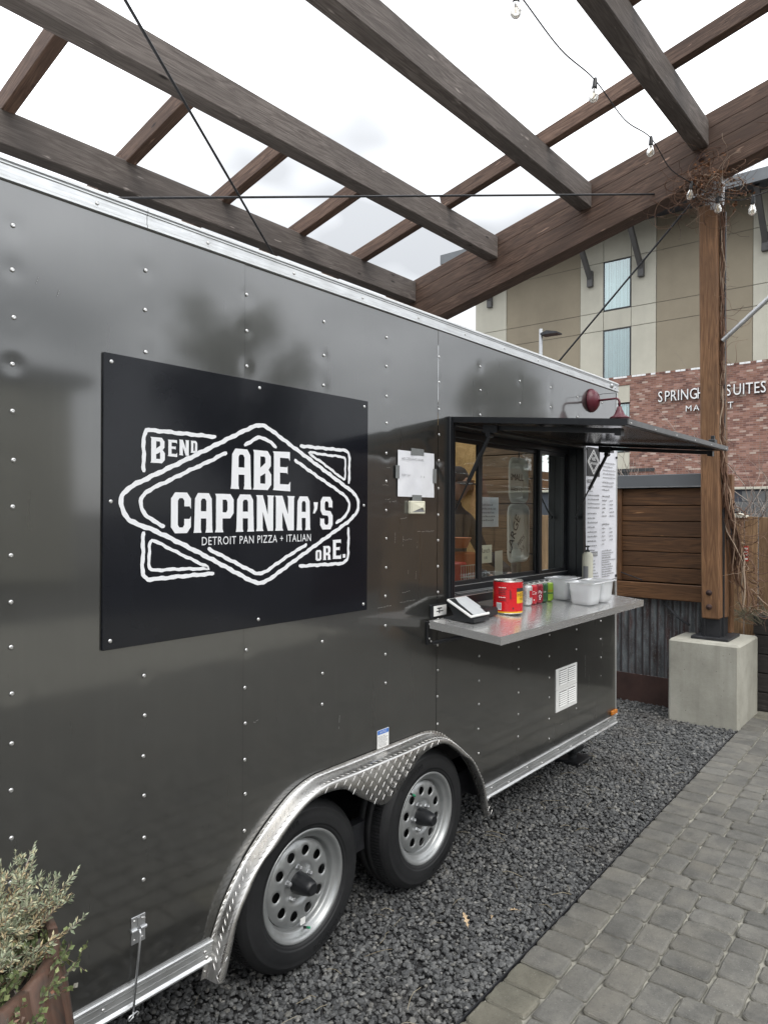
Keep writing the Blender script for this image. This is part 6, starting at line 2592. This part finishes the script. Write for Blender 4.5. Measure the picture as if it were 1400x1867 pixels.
# ------------------------------------------------------------------ grey block wall
CW = thing('block_wall', 'low grey concrete block wall in front of the brick hotel', 'wall', (16.1, 1, 0))
mb = MB()
mb.box((16.03, -8.0, 0), (16.22, 3.86, 2.33))
mb.build('mortar_core', 'soffit', CW)
mb = MB()
mb.box((0, .004, .004), (.04, .436, .216), ch=.004)
blk = mb.mesh('block', 'cmu')
for r_ in range(10):
    y = 3.87 - .44 - (.22 if r_ % 2 else 0)
    if r_ % 2:
        mb = MB()
    while y > -2.5:
        inst('block', blk, Matrix.Translation((16.0, y, .10 + r_ * .22)), CW)
        y -= .44
mb = MB()
mb.box((15.96, -8.0, 2.33), (16.26, 3.88, 2.38), ch=.006)
mb.build('coping', 'stucco_light', CW)

# ------------------------------------------------------------------ hotel
HO = thing('hotel_building', 'four storey hotel with tan stucco panels over red brick', 'hotel', (33, 8, 0))
XH = 32.0


def hpanel(y1, y0, z0, z1, m, x=XH, nm='stucco_panel'):
    mb = MB()
    mb.box((x, y0 + .012, z0 + .012), (x + .08, y1 - .012, z1 - .012), ch=.006)
    return mb.build(nm, m, HO)


mb = MB()
mb.box((XH + .05, -1.0, 0), (XH + 14, 20.16, 15.0))
mb.build('wall_core', 'stucco_dark', HO)
ZR = [8.06, 10.30, 11.17, 13.47, 14.985]


def hwindow(y1, y0, z0, z1):
    mb = MB()
    f = .055
    for lo, hi in (((XH - .012, y0, z0), (XH + .06, y0 + f, z1)), ((XH - .012, y1 - f, z0), (XH + .06, y1, z1)), ((XH - .012, y0 + f, z0), (XH + .06, y1 - f, z0 + f)), ((XH - .012, y0 + f, z1 - f), (XH + .06, y1 - f, z1))):
        mb.box(lo, hi)
    w = mb.build('window', 'window_frame_dark', HO)
    n = 110
    vs = []
    for i in range(n + 1):
        y = y0 + f + (y1 - y0 - 2 * f) * i / n
        x = XH + .035 + .014 * math.sin(i * .62 + math.sin(i * .23) * 1.4) + .012 * math.sin(i * 1.9)
        vs += [(x, y, z0 + f), (x, y, z1 - f)]
    mb = MB()
    mb.add(vs, [(2 * i, 2 * i + 1, 2 * i + 3, 2 * i + 2) for i in range(n)], 0, True)
    mb.build('curtain', 'curtain', w, fix=False)
    mb = MB()
    mb.add([(XH - .004, y0 + f, z0 + f), (XH - .004, y1 - f, z0 + f), (XH - .004, y1 - f, z1 - f), (XH - .004, y0 + f, z1 - f)], [(0, 1, 2, 3)])
    mb.build('pane', 'hotel_glass', w)


def light_bay(a, b, c_, d):
    """stucco - window column - stucco between y=a and y=d (a > d)"""
    for z0, z1 in zip(ZR, ZR[1:]):
        hpanel(a, b, z0, z1, 'stucco_light')
        hpanel(c_, d, z0, z1, 'stucco_light')
    hpanel(b, c_, 10.30, 11.17, 'stucco_light')
    hpanel(b, c_, 13.47, 14.985, 'stucco_light')
    hwindow(b, c_, 8.02, 10.29)
    hwindow(b, c_, 11.18, 13.46)


for z0, z1 in zip(ZR, ZR[1:]):
    hpanel(20.18, 18.33, z0, z1, 'stucco_light')
    hpanel(18.33, 14.36, z0, z1, 'stucco_tan', XH + .03)
    hpanel(10.81, 6.92, z0, z1, 'stucco_tan', XH + .03)
    hpanel(3.40, -.50, z0, z1, 'stucco_tan', XH + .03)
light_bay(14.36, 13.22, 11.93, 10.81)
light_bay(6.92, 5.79, 4.50, 3.40)
XB_ = 31.88
mb = MB()
for lo, hi in (((XB_, 13.24, 0), (XH + .06, 20.18, 8.03)), ((XB_, 11.92, 7.64), (XH + .06, 13.24, 8.03)), ((XB_, -1.05, 0), (XH + .06, 11.92, 8.03)), ((XB_, 11.92, 0), (XH + .06, 13.24, 2.3))):
    mb.box(lo, hi)
mb.build('brick_wall', 'brick', HO)
mb = MB()
y = 20.1
while y > -.8:
    w = .20
    mb.box((XB_ - .014, y - w, 7.965), (XB_ - .001, y, 8.045), 0 if g.random() < .6 else 1)
    y -= w + .012
stuff(mb.build('cap_course', ['letter_white', 'brick'], HO))
mb = MB()
mb.box((XB_ + .03, 11.93, 6.86), (XB_ + .09, 13.23, 7.63))
mb.build('spandrel_panel', 'stucco_light', HO)
hwindow(13.23, 11.93, 4.60, 6.85)
mb = MB()
mb.box((XB_ + .03, 11.93, 3.75), (XB_ + .09, 13.23, 4.58))
mb.build('spandrel_panel', 'stucco_light', HO)
mb = MB()
mb.box((XB_ + .02, 10.9, 2.3), (XB_ + .10, 13.23, 3.74))
mb.box((XB_ - .03, 10.8, 3.70), (XB_ + .0, 14.4, 3.84))
mb.build('entrance_window', 'window_frame_dark', HO)
# roof overhang, fascia and brackets
mb = MB()
mb.extrude([(29.95, 14.50), (30.0, 14.50), (32.1, 14.97), (46, 15.0), (46, 15.2), (29.95, 14.93)], lambda p: (p[0], -1.8, p[1]), lambda p: (p[0], 20.95, p[1]))
mb.build('roof', 'soffit', HO)
mb = MB()
mb.box((29.90, -1.8, 14.49), (29.947, 20.98, 14.95))
mb.box((29.948, 20.952, 14.49), (34, 20.98, 14.95))
mb.build('fascia', 'fascia', HO)
for y in (19.25, 13.83, 11.45, 6.45, 4.0):
    b_ = bar('eave_bracket', (31.95, y, 12.75), (30.35, y, 14.52), .20, .24, 'bracket_paint', HO, ch=.01)
    mb = MB()
    mb.box((31.80, y - .13, 12.42), (31.995, y + .13, 13.15), ch=.008)
    mb.build('bracket_foot', 'bracket_paint', HO)


def hotel_text(body, size, yl, yr, z, extr):
    # letter by letter, running from yl down to yr as seen from the courtyard
    vs, fs = text_geo(body, size, 0, 'LEFT', 1.05)
    xs_ = [p[0] for p in vs]
    tot = max(xs_) - min(xs_)
    k = (yl - yr) / tot
    pos = 0.0
    for i, ch in enumerate(body):
        if ch == ' ':
            continue
        a, _ = text_geo(body[:i] + '.', size, 0, 'LEFT', 1.05) if i else ([(min(xs_), 0, 0)], 0)
        pre = max(p[0] for p in a) - (0.0 if not i else min(p[0] for p in text_geo('.', size)[0]) + (max(p[0] for p in text_geo('.', size)[0]) - min(p[0] for p in text_geo('.', size)[0])))
        v, f = text_geo(ch, size, extr, 'LEFT')
        mb = MB()
        P_ = [(XB_ - .075 - p[2], yl - (pre + p[0] - min(xs_) if i else p[0] - min(xs_)) * k, z + p[1]) for p in v]
        mi = [0 if max(abs(v[q_][2] - extr) for q_ in ff) < 1e-4 else 1 for ff in f]
        for ff, m_ in zip(f, mi):
            mb.f.append(list(ff))
            mb.mi.append(m_)
            mb.sm.append(False)
        mb.v = P_
        mb.build('letter', ['letter_white', 'letter_side'], HS)


HS = thing('hotel_sign', 'white raised SPRINGHILL SUITES lettering on the red brick wall', 'sign', (31.8, 8.5, 6.7))
hotel_text('SPRING', .66, 10.62, 9.05, 6.71, .05)
hotel_text('HILL', .66, 8.98, 8.10, 6.71, .05)
hotel_text('SUITES', .66, 7.86, 6.43, 6.71, .05)
hotel_text('MARRIOTT', .36, 9.46, 7.62, 6.20, .04)

LP = thing('parking_lamp', 'tall grey parking lot lamp rising behind the trailer roof', 'street lamp', (22, 11.27, 0))
mb = MB()
mb.cyl((22, 11.27, 0), (22, 11.27, 8.05), .075, .06, 14)
mb.build('pole', 'zinc', LP)
mb = MB()
mb.extrude([(11.20, 7.86), (10.98, 7.93), (10.60, 7.84), (10.60, 7.79), (10.98, 7.80), (11.20, 7.80)], lambda p: (21.80, p[0], p[1]), lambda p: (22.20, p[0], p[1]))
mb.build('lamp_head', 'steel_dark', LP)

# ------------------------------------------------------------------ small things on the ground


def oak_leaf(p, rot, s, m, label, tilt=.3):
    half = [(0, 0), (.10, .03), (.16, .14), (.20, .06), (.30, .05), (.40, .24), (.48, .09), (.58, .07), (.68, .22), (.75, .08), (.86, .10), (1.0, 0)]
    out = half + [(x, -y * .9) for x, y in half[-2:0:-1]]
    B = Matrix.Translation(p) @ Matrix.Rotation(rot, 4, 'Z') @ Matrix.Rotation(tilt, 4, 'Y')
    mb = MB()
    f = lambda x, y: B @ Vector((x * s, y * s, .10 * s * math.sin(x * 3) + abs(y) * .5 * s))
    vs = [f(x, y) for x, y in out] + [f(x, 0) for x, _ in half[1:-1]]
    n = len(out)
    top, H_ = half, len(half)
    idx = lambda i: n + i - 1
    fs = []
    for i in range(H_ - 1):
        a = 0 if i == 0 else idx(i)
        b = H_ - 1 if i + 1 == H_ - 1 else idx(i + 1)
        u = [a, b, i + 1, i]
        lo = [a, (n - i) % n, n - i - 1, b]
        for q_ in (u, lo):
            r = []
            for v in q_:
                if v not in r:
                    r.append(v)
            if len(r) > 2:
                fs.append(tuple(r))
    mb.add(vs, fs, 0, True)
    mb.tube([B @ Vector((0, 0, 0)), B @ Vector((-.25 * s, .02 * s, .01 * s))], .0012, 4)
    o = mb.build('dead_leaf', m, None)
    tag(o, label, 'leaf')


oak_leaf((2.66, 1.70, .004), R(60), .066, 'leaf_dead', 'largest tan oak leaf standing on the dark gravel', -.7)
oak_leaf((2.79, 1.66, .002), R(20), .04, 'leaf_dead', 'small tan leaf sliver beside the largest oak leaf on the gravel', .2)
oak_leaf((2.93, 1.60, .002), R(120), .045, 'leaf_dead', 'small orange brown leaf nearest the paving on the gravel', .2)
mb = MB()
for k in range(70):
    x = g.uniform(1.4, 6.0)
    y = ylim(np.array([x]))[0][0] + g.uniform(.04, .9)
    a = g.uniform(0, 6.28)
    L = g.uniform(.04, .14)
    pts = [(x + math.cos(a) * L * t + g.uniform(-.006, .006), y + math.sin(a) * L * t + g.uniform(-.006, .006), .004 + .012 * math.sin(3 * t)) for t in (0, .3, .6, 1)]
    mb.tube(pts, g.uniform(.0006, .0014), 4, cap=False)
stuff(mb.build('dry_straw', 'straw', None, fix=False))
JB = MB()
JB.box((5.42, 2.42, -.02), (5.60, 2.56, .12), ch=.01)
o = JB.build('support_block', 'rust_steel', None)
tag(o, 'rusty brown block on the gravel behind the trailer corner', 'block')
JK = MB()
JK.box((4.88, 2.18, -.02), (5.12, 2.40, .015), ch=.006)
JK.cyl((5.0, 2.29, .01), (5.0, 2.29, .28), .035, n=12)
JK.box((4.94, 2.24, .05), (5.10, 2.34, .10), ch=.01)
o = JK.build('stabiliser_jack', 'black_plastic', None)
tag(o, 'black stabiliser jack standing under the far end of the trailer', 'jack')

# ------------------------------------------------------------------ the other side of the courtyard (seen mirrored in the paint and glass)
OB = thing('courtyard_building', 'long low tan building across the courtyard behind the viewer', 'building', (6, -15, 0))
mb = MB()
mb.box((-14, -20, 0), (9.0, -13.5, 5.0))
mb.build('wall', 'stucco_light', OB)
mb = MB()
mb.box((-14.4, -20.4, 5.0), (9.4, -13.1, 5.3))
mb.build('roof', 'soffit', OB)
for x in (-9, -4.5, 0, 4.5):
    mb = MB()
    mb.box((x, -13.495, 1.0), (x + 2.2, -13.46, 2.7))
    mb.build('window', 'window_frame_dark', OB)
PWL = thing('plank_wall', 'tall brown plank wall across the courtyard', 'wall', (17, -6, 0))
for k in range(12):
    bar('plank', (9.6, -5.6, .14 + k * .255), (30, -5.6, .14 + k * .255), .04, .245, 'plank', PWL, ch=.006)


def tree(x, y, h, cr_, ch_, seed, lb):
    t = thing('round_tree', lb, 'tree', (x, y, 0), 'trees across the courtyard')
    gg = np.random.default_rng(seed)
    mb = MB()
    mb.tube([(x, y, 0), (x + .1, y, h * .35), (x, y + .1, h * .7)], .18, 8, taper=.4)
    for k in range(9):
        a = k * .7
        z = h * .35 + k * h * .05
        mb.tube([(x, y, z), (x + math.cos(a) * cr_ * .4, y + math.sin(a) * cr_ * .4, z + ch_ * .12), (x + math.cos(a) * cr_ * .75, y + math.sin(a) * cr_ * .75, z + ch_ * .3)], .06, 6, taper=.4)
    mb.build('trunk', 'bark', t)
    n = 9000
    cl = gg.normal(size=(60, 3))
    cl /= np.linalg.norm(cl, axis=1, keepdims=True)
    cl *= gg.uniform(.35, 1, (60, 1)) ** .5
    c = cl[gg.integers(0, 60, n)] * np.array([cr_, cr_, ch_ / 2]) * .82 + np.array([x, y, h - ch_ / 2])
    P_ = c + gg.normal(size=(n, 3)) * .26
    leaves(P_, gg.normal(size=(n, 3)), gg.uniform(.12, .22, n), gg.uniform(.07, .13, n), 'tree_leaf', 'crown', t, seed=seed)


tree(13.2, -12.5, 8.6, 2.6, 6.4, 1, 'dense dark round tree across the courtyard beside the tan building')
tree(26.0, -11.0, 8.6, 2.2, 6.0, 2, 'dark round tree across the courtyard behind the plank wall')
tree(38.0, -7.0, 6.6, 2.2, 5.0, 3, 'smaller dark tree across the courtyard far behind the plank wall')
UM = thing('patio_umbrella', 'closed burgundy patio umbrella standing across the courtyard', 'umbrella', (7.95, -.55, 0))
ux, uy = 8.6, -1.0
mb = MB()
mb.cyl((ux, uy, .05), (ux, uy, 2.42), .02, n=10)
mb.lathe([(0, 2.50), (.02, 2.49), (.032, 2.46), (.02, 2.43), (.02, 2.42)], (ux, uy, 0), (0, 0, 1), 12)
mb.lathe([(0, .07), (.06, .07), (.24, .03), (.26, 0)], (ux, uy, 0), (0, 0, 1), 20)
mb.build('pole', 'kraft', UM)
mb = MB()
n = 48
vs = []
zs = (2.41, 2.30, 2.0, 1.6, 1.3, 1.12)
rs = (.02, .06, .12, .15, .17, .19)
for z, r in zip(zs, rs):
    for k in range(n):
        a = 2 * math.pi * k / n
        rr = r * (1 + .28 * math.sin(a * 8 + z * .8))
        vs.append((ux + rr * math.cos(a), uy + rr * math.sin(a), z + .02 * math.sin(a * 8)))
fs = [(i * n + k, i * n + (k + 1) % n, (i + 1) * n + (k + 1) % n, (i + 1) * n + k) for i in range(5) for k in range(n)]
mb.add(vs, fs, 0, True)
mb.build('canopy', 'burgundy_cloth', UM)
